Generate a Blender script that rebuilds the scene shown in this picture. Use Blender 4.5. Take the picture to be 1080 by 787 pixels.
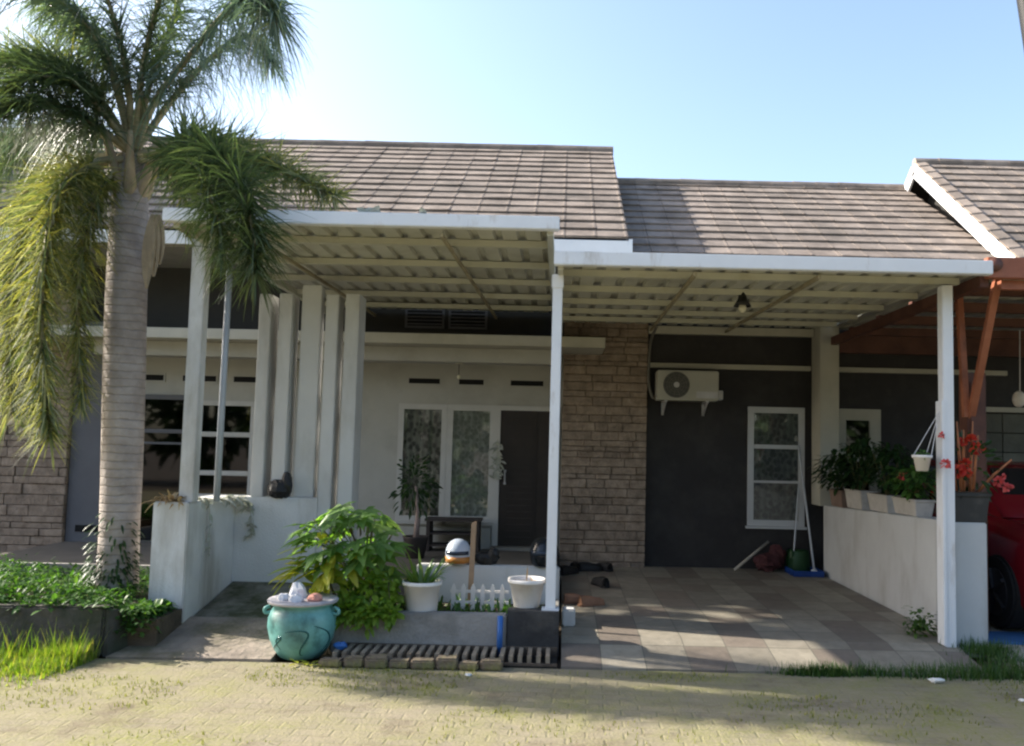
import bpy, bmesh, math, random
from math import sin, cos, pi, radians as R
from mathutils import Vector as V, Matrix
random.seed(7)
for o in list(bpy.data.objects): bpy.data.objects.remove(o)
SC = bpy.context.scene
COL = SC.collection
# ------------------------------------------------------------------ camera
EYE = 1.55
cam = bpy.data.cameras.new('camera'); camo = bpy.data.objects.new('camera', cam); COL.objects.link(camo)
cam.sensor_width = 36; cam.lens = 30; cam.shift_x = -0.05; cam.shift_y = 0.0134
cam.clip_start = 0.05; cam.clip_end = 2000
camo.matrix_world = Matrix.Translation((0, 0, EYE)) @ Matrix.Rotation(R(90+4.2), 4, 'X') @ Matrix.Rotation(R(1.3), 4, 'Z')
SC.camera = camo
MC = camo.matrix_world.to_3x3()
def at(px, py, Y):
    """photo pixel (1080 x 787) at world depth Y -> world point"""
    d = MC @ V(((px-594)/900, (408-py)/900, -1)); return d*(Y/d.y) + V((0, 0, EYE))
# ------------------------------------------------------------------ light
SUN_EL, SUN_BACK = 31, 13          # sun to the left, a little behind the houses
w = bpy.data.worlds.new('World'); SC.world = w; w.use_nodes = True
nt = w.node_tree; bg = nt.nodes['Background']
sky = nt.nodes.new('ShaderNodeTexSky'); sky.sky_type = 'NISHITA'; sky.sun_disc = False
sdir = V((-cos(R(SUN_EL))*cos(R(SUN_BACK)), cos(R(SUN_EL))*sin(R(SUN_BACK)), sin(R(SUN_EL))))
sky.sun_elevation = R(SUN_EL); sky.sun_rotation = math.atan2(sdir.x, sdir.y)
sky.air_density = 1.0; sky.dust_density = 2.5; sky.ozone_density = 1.1
nt.links.new(sky.outputs[0], bg.inputs[0]); bg.inputs[1].default_value = 0.12
sl = bpy.data.lights.new('sun', 'SUN'); so = bpy.data.objects.new('sun', sl); COL.objects.link(so)
sl.energy = 3.6; sl.angle = R(0.55); sl.color = (1, .93, .82)
so.rotation_euler = (-sdir).to_track_quat('-Z', 'Y').to_euler()
SC.view_settings.view_transform = 'Standard'; SC.view_settings.look = 'None'
SC.view_settings.exposure = 1.7; SC.view_settings.gamma = 1
SC.render.engine = 'CYCLES'
SC.cycles.filter_width = 2.3
# ------------------------------------------------------------------ materials
def mat(name, col, rough=.7, var=.12, scale=5, bump=0, bscale=60, dirt=None, dscale=2.2, dlo=.52, dhi=.72, streak=0, metallic=0, spec=.4, island=0, col2=None):
    m = bpy.data.materials.new(name); m.use_nodes = True
    n = m.node_tree.nodes; L = m.node_tree.links; b = n['Principled BSDF']
    b.inputs['Roughness'].default_value = rough; b.inputs['Metallic'].default_value = metallic
    b.inputs['Specular IOR Level'].default_value = spec
    tc = n.new('ShaderNodeTexCoord')
    nz = n.new('ShaderNodeTexNoise'); nz.inputs['Scale'].default_value = scale; nz.inputs['Detail'].default_value = 6
    nz.inputs['Roughness'].default_value = .6
    L.new(tc.outputs['Object'], nz.inputs['Vector'])
    rp = n.new('ShaderNodeValToRGB'); c2 = col2 or col
    rp.color_ramp.elements[0].position = .3; rp.color_ramp.elements[1].position = .7
    rp.color_ramp.elements[0].color = (*[c*(1-var) for c in col], 1)
    rp.color_ramp.elements[1].color = (*[min(1, c*(1+var)) for c in c2], 1)
    L.new(nz.outputs[0], rp.inputs[0]); out = rp.outputs[0]
    if island:
        g = n.new('ShaderNodeNewGeometry'); mx = n.new('ShaderNodeMix'); mx.data_type = 'RGBA'; mx.blend_type = 'MULTIPLY'
        r2 = n.new('ShaderNodeMapRange'); r2.inputs[3].default_value = 1-island; r2.inputs[4].default_value = 1+island
        L.new(g.outputs['Random Per Island'], r2.inputs[0]); mx.inputs[0].default_value = 1
        cm = n.new('ShaderNodeCombineColor')
        for i in range(3): L.new(r2.outputs[0], cm.inputs[i])
        L.new(out, mx.inputs[6]); L.new(cm.outputs[0], mx.inputs[7]); out = mx.outputs[2]
    if dirt:
        mp = n.new('ShaderNodeMapping'); L.new(tc.outputs['Object'], mp.inputs[0])
        if streak: mp.inputs['Scale'].default_value = (1, 1, streak)
        d = n.new('ShaderNodeTexNoise'); d.inputs['Scale'].default_value = dscale; d.inputs['Detail'].default_value = 8; d.inputs['Roughness'].default_value = .65
        L.new(mp.outputs[0], d.inputs['Vector'])
        mr = n.new('ShaderNodeMapRange'); mr.inputs[1].default_value = dlo; mr.inputs[2].default_value = dhi
        L.new(d.outputs[0], mr.inputs[0])
        mx = n.new('ShaderNodeMix'); mx.data_type = 'RGBA'; L.new(mr.outputs[0], mx.inputs[0])
        L.new(out, mx.inputs[6]); mx.inputs[7].default_value = (*dirt, 1); out = mx.outputs[2]
    L.new(out, b.inputs['Base Color'])
    if bump:
        bn = n.new('ShaderNodeTexNoise'); bn.inputs['Scale'].default_value = bscale; bn.inputs['Detail'].default_value = 6
        L.new(tc.outputs['Object'], bn.inputs['Vector'])
        bp = n.new('ShaderNodeBump'); bp.inputs['Strength'].default_value = bump; bp.inputs['Distance'].default_value = .02
        L.new(bn.outputs[0], bp.inputs['Height']); L.new(bp.outputs[0], b.inputs['Normal'])
    return m

def leafmat(name, cols, trans=.35, rough=.45, tcol=None):
    """each leaf (mesh island) takes a colour along the ramp; light passes through thin leaves"""
    m = bpy.data.materials.new(name); m.use_nodes = True
    n = m.node_tree.nodes; L = m.node_tree.links; b = n['Principled BSDF']; out = n['Material Output']
    g = n.new('ShaderNodeNewGeometry'); rp = n.new('ShaderNodeValToRGB'); cr = rp.color_ramp
    while len(cr.elements) < len(cols): cr.elements.new(.5)
    for i, c in enumerate(cols):
        cr.elements[i].position = i/(len(cols)-1); cr.elements[i].color = (*c, 1)
    L.new(g.outputs['Random Per Island'], rp.inputs[0]); L.new(rp.outputs[0], b.inputs['Base Color'])
    b.inputs['Roughness'].default_value = rough; b.inputs['Specular IOR Level'].default_value = .4
    t = n.new('ShaderNodeBsdfTranslucent'); mxc = n.new('ShaderNodeMix'); mxc.data_type = 'RGBA'; mxc.blend_type = 'MULTIPLY'; mxc.inputs[0].default_value = 1
    mxc.inputs[7].default_value = (*(tcol or (1.5, 1.6, .6)), 1); L.new(rp.outputs[0], mxc.inputs[6]); L.new(mxc.outputs[2], t.inputs[0])
    ms = n.new('ShaderNodeMixShader'); ms.inputs[0].default_value = trans
    L.new(b.outputs[0], ms.inputs[1]); L.new(t.outputs[0], ms.inputs[2]); L.new(ms.outputs[0], out.inputs[0])
    return m

def nodes_of(m): return m.node_tree.nodes, m.node_tree.links, m.node_tree.nodes['Principled BSDF']
def math_node(n, L, op, a, b=None):
    k = n.new('ShaderNodeMath'); k.operation = op
    for i, v in enumerate((a, b)):
        if v is None: continue
        if isinstance(v, (int, float)): k.inputs[i].default_value = v
        else: L.new(v, k.inputs[i])
    return k.outputs[0]
def mixc(n, L, f, a, b, blend='MIX'):
    k = n.new('ShaderNodeMix'); k.data_type = 'RGBA'; k.blend_type = blend
    for s, v in ((0, f), (6, a), (7, b)):
        if isinstance(v, (int, float)): k.inputs[s].default_value = v
        elif isinstance(v, tuple): k.inputs[s].default_value = (*v, 1)
        else: L.new(v, k.inputs[s])
    return k.outputs[2]
def noise(n, L, vec, sc, det=6, ro=.6):
    k = n.new('ShaderNodeTexNoise'); k.inputs['Scale'].default_value = sc; k.inputs['Detail'].default_value = det; k.inputs['Roughness'].default_value = ro
    L.new(vec, k.inputs['Vector']); return k.outputs[0]
def ramp01(n, L, v, lo, hi):
    k = n.new('ShaderNodeMapRange'); k.inputs[1].default_value = lo; k.inputs[2].default_value = hi; L.new(v, k.inputs[0]); return k.outputs[0]

def paver_material():
    m = bpy.data.materials.new('mossy_pavers'); m.use_nodes = True; n, L, b = nodes_of(m)
    tc = n.new('ShaderNodeTexCoord'); ob = tc.outputs['Object']
    wob = n.new('ShaderNodeMapping'); L.new(ob, wob.inputs[0]); wob.inputs['Rotation'].default_value = (0, 0, R(2))
    br = n.new('ShaderNodeTexBrick'); br.inputs['Scale'].default_value = 1; br.inputs['Brick Width'].default_value = .21; br.inputs['Row Height'].default_value = .105
    br.inputs['Mortar Size'].default_value = .009; br.inputs['Mortar Smooth'].default_value = .6
    br.inputs['Color1'].default_value = (.245, .215, .15, 1); br.inputs['Color2'].default_value = (.215, .19, .135, 1); br.inputs['Mortar'].default_value = (.18, .17, .09, 1)
    L.new(wob.outputs[0], br.inputs['Vector'])
    big = noise(n, L, ob, .9, 5); mid = noise(n, L, ob, 3.2, 7, .7); fine = noise(n, L, ob, 45, 4)
    c = mixc(n, L, ramp01(n, L, mid, .32, .62), br.outputs[0], (.275, .235, .17))
    mo = math_node(n, L, 'MULTIPLY', ramp01(n, L, big, .33, .58), ramp01(n, L, mid, .34, .6))
    mo2 = math_node(n, L, 'MULTIPLY', mo, ramp01(n, L, fine, .25, .6))
    c = mixc(n, L, mo2, c, (.20, .205, .065))
    c = mixc(n, L, math_node(n, L, 'MULTIPLY', ramp01(n, L, noise(n, L, ob, 7, 8, .75), .56, .7), .6), c, (.31, .285, .20))
    c = mixc(n, L, math_node(n, L, 'MULTIPLY', ramp01(n, L, noise(n, L, ob, 1.7, 9, .78), .52, .66), .75), c, (.145, .115, .08))
    L.new(c, b.inputs['Base Color']); b.inputs['Roughness'].default_value = .95; b.inputs['Specular IOR Level'].default_value = .15
    h = math_node(n, L, 'ADD', math_node(n, L, 'MULTIPLY', br.outputs['Fac'], -.3), math_node(n, L, 'MULTIPLY', fine, .9))
    h = math_node(n, L, 'ADD', h, math_node(n, L, 'MULTIPLY', mid, 1.6))
    bp = n.new('ShaderNodeBump'); bp.inputs['Strength'].default_value = .45; bp.inputs['Distance'].default_value = .02
    L.new(h, bp.inputs['Height']); L.new(bp.outputs[0], b.inputs['Normal']); return m

def floor_tile_material():
    m = bpy.data.materials.new('carport_tiles'); m.use_nodes = True; n, L, b = nodes_of(m)
    tc = n.new('ShaderNodeTexCoord'); sp = n.new('ShaderNodeSeparateXYZ'); L.new(tc.outputs['Object'], sp.inputs[0])
    v = math_node(n, L, 'DIVIDE', sp.outputs[1], .44); iv = math_node(n, L, 'FLOOR', v)
    wr = n.new('ShaderNodeTexWhiteNoise'); wr.noise_dimensions = '1D'; L.new(iv, wr.inputs['W'])
    sh = math_node(n, L, 'FLOOR', math_node(n, L, 'MULTIPLY', wr.outputs[0], 3))
    alt = math_node(n, L, 'ADD', sh, iv)
    u = math_node(n, L, 'ADD', math_node(n, L, 'DIVIDE', sp.outputs[0], .32), math_node(n, L, 'MULTIPLY', alt, 1.0)); iu = math_node(n, L, 'FLOOR', u)
    k = math_node(n, L, 'FLOORED_MODULO', iu, 3)
    brown = math_node(n, L, 'LESS_THAN', k, .5)
    cv = n.new('ShaderNodeCombineXYZ'); L.new(iu, cv.inputs[0]); L.new(iv, cv.inputs[1])
    wn = n.new('ShaderNodeTexWhiteNoise'); wn.noise_dimensions = '2D'; L.new(cv.outputs[0], wn.inputs['Vector'])
    ob = tc.outputs['Object']; nz = noise(n, L, ob, 9, 7, .7); st = noise(n, L, ob, 1.6, 7, .7)
    c = mixc(n, L, brown, (.28, .252, .205), (.212, .178, .148))
    c = mixc(n, L, 1.0, c, mixc(n, L, wn.outputs[0], (.80, .80, .80), (1.12, 1.12, 1.1)), 'MULTIPLY')
    c = mixc(n, L, 1.0, c, mixc(n, L, ramp01(n, L, nz, .3, .7), (.78, .77, .75), (1.15, 1.14, 1.12)), 'MULTIPLY')
    c = mixc(n, L, math_node(n, L, 'MULTIPLY', ramp01(n, L, st, .5, .72), .55), c, (.17, .155, .12))
    fu = math_node(n, L, 'ABSOLUTE', math_node(n, L, 'SUBTRACT', math_node(n, L, 'FRACT', u), .5))
    fv = math_node(n, L, 'ABSOLUTE', math_node(n, L, 'SUBTRACT', math_node(n, L, 'FRACT', v), .5))
    gr = math_node(n, L, 'GREATER_THAN', math_node(n, L, 'MAXIMUM', fu, fv), .488)
    c = mixc(n, L, gr, c, (.13, .12, .095))
    L.new(c, b.inputs['Base Color']); b.inputs['Roughness'].default_value = .6; b.inputs['Specular IOR Level'].default_value = .35
    h = math_node(n, L, 'ADD', math_node(n, L, 'MULTIPLY', gr, -.6), nz)
    bp = n.new('ShaderNodeBump'); bp.inputs['Strength'].default_value = .5; bp.inputs['Distance'].default_value = .012
    L.new(h, bp.inputs['Height']); L.new(bp.outputs[0], b.inputs['Normal']); return m

def curtain_material(name, light, dark, sc):
    """white lace curtain with a small lattice figure"""
    m = bpy.data.materials.new(name); m.use_nodes = True; n, L, b = nodes_of(m)
    tc = n.new('ShaderNodeTexCoord'); ob = tc.outputs['Object']
    mp = n.new('ShaderNodeMapping'); mp.inputs['Scale'].default_value = (1, .01, .8); L.new(ob, mp.inputs[0])
    vo = n.new('ShaderNodeTexVoronoi'); vo.inputs['Scale'].default_value = sc; L.new(mp.outputs[0], vo.inputs['Vector'])
    wv = n.new('ShaderNodeTexWave'); wv.inputs['Scale'].default_value = 4; wv.inputs['Distortion'].default_value = 1.5; L.new(mp.outputs[0], wv.inputs['Vector'])
    g = math_node(n, L, 'MULTIPLY', ramp01(n, L, vo.outputs['Distance'], .35, .6), math_node(n, L, 'ADD', math_node(n, L, 'MULTIPLY', wv.outputs['Fac'], .5), .5))  # wave bands put the shading of the folds into the colour
    c = mixc(n, L, g, dark, light)
    c = mixc(n, L, math_node(n, L, 'MULTIPLY', ramp01(n, L, noise(n, L, ob, 4.5, 5), .4, .65), .7), c, dark)
    L.new(c, b.inputs['Base Color']); b.inputs['Roughness'].default_value = .9; return m

def glass_material(name, tint=(.55, .6, .58), gloss=.14):
    m = bpy.data.materials.new(name); m.use_nodes = True; n = m.node_tree.nodes; L = m.node_tree.links
    n.remove(n['Principled BSDF'])
    t = n.new('ShaderNodeBsdfTransparent'); t.inputs[0].default_value = (*tint, 1)
    g = n.new('ShaderNodeBsdfGlossy'); g.inputs['Roughness'].default_value = .03
    lw = n.new('ShaderNodeLayerWeight'); lw.inputs[0].default_value = .35
    ms = n.new('ShaderNodeMixShader'); L.new(math_node(n, L, 'ADD', math_node(n, L, 'MULTIPLY', lw.outputs[0], .7), gloss), ms.inputs[0])
    L.new(t.outputs[0], ms.inputs[1]); L.new(g.outputs[0], ms.inputs[2]); L.new(ms.outputs[0], n['Material Output'].inputs[0]); return m

def trunk_material():
    m = mat('palm_bark', (.31, .265, .24), .9, .2, 5, .5, 40, dirt=(.22, .18, .155), dscale=2, col2=(.36, .32, .295))
    n, L, b = nodes_of(m); tc = n.new('ShaderNodeTexCoord'); sp = n.new('ShaderNodeSeparateXYZ'); L.new(tc.outputs['Object'], sp.inputs[0])
    z = math_node(n, L, 'ADD', math_node(n, L, 'MULTIPLY', sp.outputs[2], 15), math_node(n, L, 'MULTIPLY', noise(n, L, tc.outputs['Object'], 3, 3), .9))
    f = math_node(n, L, 'ABSOLUTE', math_node(n, L, 'SUBTRACT', math_node(n, L, 'FRACT', z), .5))
    ring = ramp01(n, L, f, .36, .48)
    old = b.inputs['Base Color'].links[0].from_socket
    L.new(mixc(n, L, math_node(n, L, 'MULTIPLY', ring, .45), old, (.20, .17, .15)), b.inputs['Base Color'])
    bp = n.new('ShaderNodeBump'); bp.inputs['Strength'].default_value = .45; bp.inputs['Distance'].default_value = .02; bp.invert = True
    L.new(ring, bp.inputs['Height']); L.new(b.inputs['Normal'].links[0].from_socket, bp.inputs['Normal']); L.new(bp.outputs[0], b.inputs['Normal']); return m

M = {}
M['pavers'] = paver_material(); M['tiles'] = floor_tile_material()
M['earth'] = mat('dark_soil', (.085, .065, .045), .95, .3, 8, .6, 30)
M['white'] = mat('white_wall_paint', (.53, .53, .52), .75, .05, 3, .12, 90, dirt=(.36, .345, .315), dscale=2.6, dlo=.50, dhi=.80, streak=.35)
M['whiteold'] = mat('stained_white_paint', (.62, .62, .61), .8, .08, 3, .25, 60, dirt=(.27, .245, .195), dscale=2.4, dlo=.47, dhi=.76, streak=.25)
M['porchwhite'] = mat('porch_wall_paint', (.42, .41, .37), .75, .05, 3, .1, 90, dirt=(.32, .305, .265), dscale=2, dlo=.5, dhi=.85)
M['cream'] = mat('aged_white_trim', (.45, .43, .36), .7, .07, 4, .1, 80, dirt=(.36, .34, .27), dscale=3, dlo=.52, dhi=.85, streak=.4)
M['metalwhite'] = mat('white_painted_steel', (.74, .75, .77), .4, .04, 4, dirt=(.36, .29, .22), dscale=5, dlo=.58, dhi=.82, streak=.3)
M['sheet'] = mat('cream_roof_sheet', (.50, .495, .43), .5, .08, 2, dirt=(.30, .28, .215), dscale=1.7, dlo=.52, dhi=.8)
M['purlin'] = mat('cream_steel_purlin', (.50, .49, .40), .5, .08, 2, dirt=(.36, .32, .2), dscale=4, dlo=.55, dhi=.85)
M['rust'] = mat('rust_stained_steel', (.30, .26, .17), .7, .25, 5)
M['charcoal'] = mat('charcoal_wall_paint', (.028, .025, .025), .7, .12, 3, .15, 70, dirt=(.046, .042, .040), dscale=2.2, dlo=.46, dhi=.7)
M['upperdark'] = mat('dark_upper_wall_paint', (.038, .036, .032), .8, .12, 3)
M['greywall'] = mat('grey_wall_paint', (.13, .13, .14), .8, .08, 3)
M['stone'] = mat('split_stone', (.25, .185, .135), .85, .25, 9, .8, 35, dirt=(.165, .125, .095), dscale=3, island=.15, col2=(.30, .235, .18))
M['mortar'] = mat('dark_mortar', (.15, .115, .085), .95, .2, 8)
M['rooftile'] = mat('weathered_roof_tile', (.215, .175, .145), .95, .25, 3, .4, 50, dirt=(.11, .095, .08), dscale=1.3, dlo=.46, dhi=.78, island=.08, col2=(.255, .21, .175), spec=.2)
M['roofunder'] = mat('roof_underlay', (.04, .035, .03), .95, .2, 4)
M['soffit'] = mat('soffit_board', (.25, .23, .2), .8, .1, 4)
M['concrete'] = mat('weathered_concrete', (.30, .285, .265), .9, .16, 4, .4, 40, dirt=(.13, .125, .11), dscale=2.2, dlo=.45, dhi=.68)
M['concretedark'] = mat('damp_mossy_concrete', (.085, .076, .068), .95, .35, 3, .9, 16, dirt=(.04, .045, .028), dscale=2.6, dlo=.44, dhi=.62)
M['ramp'] = mat('worn_ramp_concrete', (.25, .205, .165), .92, .32, 5, .8, 20, dirt=(.11, .10, .06), dscale=2.6, dlo=.46, dhi=.64)
M['rubble'] = mat('mossy_rubble', (.20, .185, .15), .95, .35, 6, .9, 14, dirt=(.06, .065, .03), dscale=3.5, dlo=.42, dhi=.6)
M['porchfloor'] = mat('porch_floor_tile', (.14, .125, .105), .6, .15, 4, .1, 40)
M['blackpaint'] = mat('black_painted_panel', (.03, .03, .032), .65, .3, 4, .3, 40, dirt=(.075, .07, .065), dscale=3)
M['bluepipe'] = mat('blue_plastic_pipe', (.03, .12, .36), .4, .1, 8)
M['grate'] = mat('rusty_iron_bar', (.10, .075, .055), .8, .3, 12, .4, 60)
M['gratebar'] = mat('worn_drain_bar', (.27, .22, .16), .9, .3, 9, .5, 50, dirt=(.12, .09, .065), dscale=6)
M['drain'] = mat('drain_pit', (.03, .028, .024), .95, .3, 8)
M['paverblock'] = mat('mossy_old_brick', (.20, .155, .11), .95, .35, 7, .9, 30, dirt=(.17, .165, .06), dscale=5, dlo=.45, dhi=.62, island=.2)
M['turq'] = mat('turquoise_glaze', (.10, .27, .26), .38, .25, 3.5, .12, 12, dirt=(.03, .10, .095), dscale=4, dlo=.48, dhi=.66, spec=.5, col2=(.15, .37, .345))
M['rimgrey'] = mat('grey_pot_rim', (.42, .40, .42), .7, .15, 9)
M['plasticwhite'] = mat('white_plastic_pot', (.74, .70, .66), .45, .05, 5, dirt=(.5, .43, .34), dscale=4, dlo=.55, dhi=.85)
M['potcream'] = mat('pale_planter', (.50, .47, .43), .6, .1, 6, dirt=(.28, .26, .22), dscale=5, dlo=.5, dhi=.8)
M['terra'] = mat('brown_clay_planter', (.22, .15, .115), .8, .15, 6)
M['potblack'] = mat('black_plastic_pot', (.035, .036, .038), .5, .15, 6, dirt=(.075, .072, .068), dscale=5)
M['drysoil'] = mat('dry_soil', (.30, .22, .13), .95, .35, 12, .8, 30)
M['wood'] = mat('weathered_stake', (.36, .235, .145), .85, .25, 9, .4, 40)
M['brownwood'] = mat('brown_stained_wood', (.085, .032, .022), .6, .22, 4, .15, 40, col2=(.11, .045, .03))
M['redbrown'] = mat('red_oxide_paint', (.27, .085, .042), .55, .18, 4, dirt=(.13, .05, .03), dscale=3, col2=(.32, .115, .06))
M['door'] = mat('dark_brown_door', (.026, .018, .014), .5, .2, 5, .1, 40)
M['frame'] = mat('white_window_frame', (.50, .49, .46), .55, .05, 5)
M['framebright'] = mat('bright_window_frame', (.54, .55, .56), .5, .05, 5)
M['curtain'] = curtain_material('lace_curtain', (.50, .51, .47), (.24, .245, .225), 23)
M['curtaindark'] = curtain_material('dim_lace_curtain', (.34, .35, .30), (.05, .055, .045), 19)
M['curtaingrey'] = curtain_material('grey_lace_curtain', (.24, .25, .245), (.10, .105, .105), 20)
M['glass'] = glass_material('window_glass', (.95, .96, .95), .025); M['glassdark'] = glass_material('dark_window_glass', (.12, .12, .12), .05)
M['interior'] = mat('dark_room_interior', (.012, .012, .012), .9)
M['black'] = mat('black_slot', (.008, .008, .008), .9)
M['ac'] = mat('ac_casing_plastic', (.42, .405, .345), .5, .05, 5, dirt=(.40, .37, .3), dscale=4, dlo=.55, dhi=.85)
M['acdark'] = mat('ac_fan_grille', (.085, .085, .08), .5)
M['greyplastic'] = mat('light_grey_plastic', (.48, .47, .47), .5)
M['pipe'] = mat('grey_conduit', (.16, .15, .13), .6)
M['rod'] = mat('blue_grey_steel_pole', (.36, .40, .46), .4, .08, 5)
M['lampblack'] = mat('black_enamel', (.012, .012, .012), .4)
M['bulb'] = mat('bulb_glass', (.7, .66, .5), .2)
M['blackrub'] = mat('black_rubber', (.012, .012, .013), .55, .2, 8)
M['blackgloss'] = mat('black_gloss_shell', (.010, .013, .018), .2, .2, 6)
M['helm'] = mat('white_helmet_shell', (.38, .43, .50), .3, .05, 4)
M['orange'] = mat('orange_helmet_band', (.40, .17, .035), .4, .15, 6)
M['visor'] = mat('dark_visor', (.02, .03, .05), .12)
M['darkwood'] = mat('dark_wood_rack', (.045, .035, .032), .7, .2, 6)
M['bluetray'] = mat('blue_plastic_tray', (.012, .05, .22), .4, .15, 5)
M['green'] = mat('green_plastic', (.012, .05, .012), .5, .15, 5)
M['cloth'] = mat('maroon_cloth', (.06, .018, .02), .9, .3, 9, .5, 30)
M['stick'] = mat('pale_wood_stick', (.45, .40, .33), .7, .12, 6)
M['alu'] = mat('pale_mop_pole', (.50, .53, .58), .4, .08, 6)
M['pink'] = mat('pink_rubble', (.62, .29, .22), .8, .2, 8)
M['palestone'] = mat('pale_rubble', (.62, .62, .64), .85, .12, 9, .5, 30)
M['carred'] = mat('red_car_paint', (.17, .006, .012), .18, .03, 4, spec=.6)
M['tyre'] = mat('tyre_rubber', (.014, .014, .014), .8)
M['rim'] = mat('dark_alloy_rim', (.07, .07, .075), .35, metallic=.6)
M['chrome'] = mat('headlight_lens', (.62, .62, .62), .15)
M['carglass'] = mat('car_window_glass', (.012, .012, .014), .08)
M['bluemat'] = mat('blue_floor_mat', (.04, .13, .30), .8, .15, 6)
M['neighfloor'] = mat('neighbour_driveway_concrete', (.34, .31, .25), .9, .15, 5, .3, 30, dirt=(.2, .18, .13))
M['greytile'] = mat('grey_stone_cladding', (.115, .115, .095), .8, .22, 5, .4, 20, island=.2)
M['cable'] = mat('black_cable', (.012, .012, .012), .6)
M['paper'] = mat('white_litter', (.70, .69, .67), .8, .1, 8)
M['sandal'] = mat('brown_sandal', (.26, .13, .075), .8, .2, 8)
M['palmbark'] = trunk_material()
M['rachis'] = mat('palm_rachis', (.27, .23, .12), .6, .25, 6, col2=(.36, .33, .22))
M['sheath'] = mat('dry_leaf_sheath', (.33, .26, .17), .85, .25, 6, .4, 30)
M['frond'] = leafmat('foxtail_leaflets', [(.06, .09, .06), (.085, .12, .07), (.115, .15, .09), (.17, .19, .10)], .42, .32, (1.3, 1.5, .55))
M['frondyellow'] = leafmat('yellowing_leaflets', [(.07, .105, .05), (.11, .145, .06), (.20, .21, .085), (.34, .31, .10), (.31, .31, .24), (.08, .12, .05)], .38, .62)
M['frondblue'] = leafmat('blue_green_leaflets', [(.09, .13, .125), (.115, .16, .15), (.135, .18, .145), (.18, .205, .12)], .38, .25, (1.3, 1.5, .8))
M['lobed'] = leafmat('broad_lobed_leaves', [(.10, .20, .06), (.14, .25, .075), (.18, .295, .10), (.23, .33, .13)], .55, .35, (1.5, 1.7, .45))
M['croton'] = leafmat('yellow_variegated_leaves', [(.20, .30, .04), (.34, .38, .05), (.48, .44, .07), (.22, .31, .045)], .5, .35, (1.3, 1.4, .4))
M['vine'] = leafmat('trailing_vine_leaves', [(.13, .24, .035), (.18, .29, .04), (.24, .33, .05)], .5, .4)
M['strap'] = leafmat('strap_leaves', [(.08, .17, .045), (.12, .22, .055), (.18, .27, .07), (.26, .31, .08)], .45, .35)
M['weed'] = leafmat('garden_weeds', [(.03, .085, .02), (.05, .125, .028), (.075, .165, .036), (.10, .185, .045)], .42, .5)
M['grass'] = leafmat('bright_grass', [(.08, .16, .02), (.13, .23, .025), (.20, .29, .035), (.28, .32, .07), (.38, .33, .17)], .45, .5, (1.4, 1.5, .35))
M['grassdim'] = leafmat('kerb_grass', [(.035, .085, .018), (.05, .115, .024), (.08, .14, .03)], .35, .5)
M['mossweed'] = leafmat('road_weeds', [(.13, .15, .02), (.20, .20, .03), (.17, .20, .03)], .3, .6)
M['darkbush'] = leafmat('dark_potted_leaves', [(.012, .035, .012), (.02, .055, .016), (.035, .075, .022)], .3, .4)
M['stem'] = mat('green_brown_stem', (.12, .12, .05), .8, .25, 8)
M['stemgrey'] = mat('grey_pink_stem', (.30, .23, .21), .8, .15, 8)
M['thorn'] = mat('orange_brown_stem', (.40, .16, .075), .8, .2, 8)
M['petalred'] = leafmat('red_orange_petals', [(.62, .07, .035), (.72, .10, .05), (.60, .05, .045)], .3, .6, (1, .8, .8))
M['petalpink'] = leafmat('pink_petals', [(.62, .10, .10), (.72, .16, .16), (.68, .08, .06)], .3, .6, (1, .8, .8))
M['drystraw'] = leafmat('dry_straw_leaves', [(.34, .22, .10), (.45, .32, .17), (.52, .42, .26)], .25, .8, (1.1, 1, .8))
M['palesprig'] = leafmat('pale_dry_sprig', [(.42, .44, .38), (.5, .5, .44), (.36, .39, .31)], .25, .8, (1, 1, .9))

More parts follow.
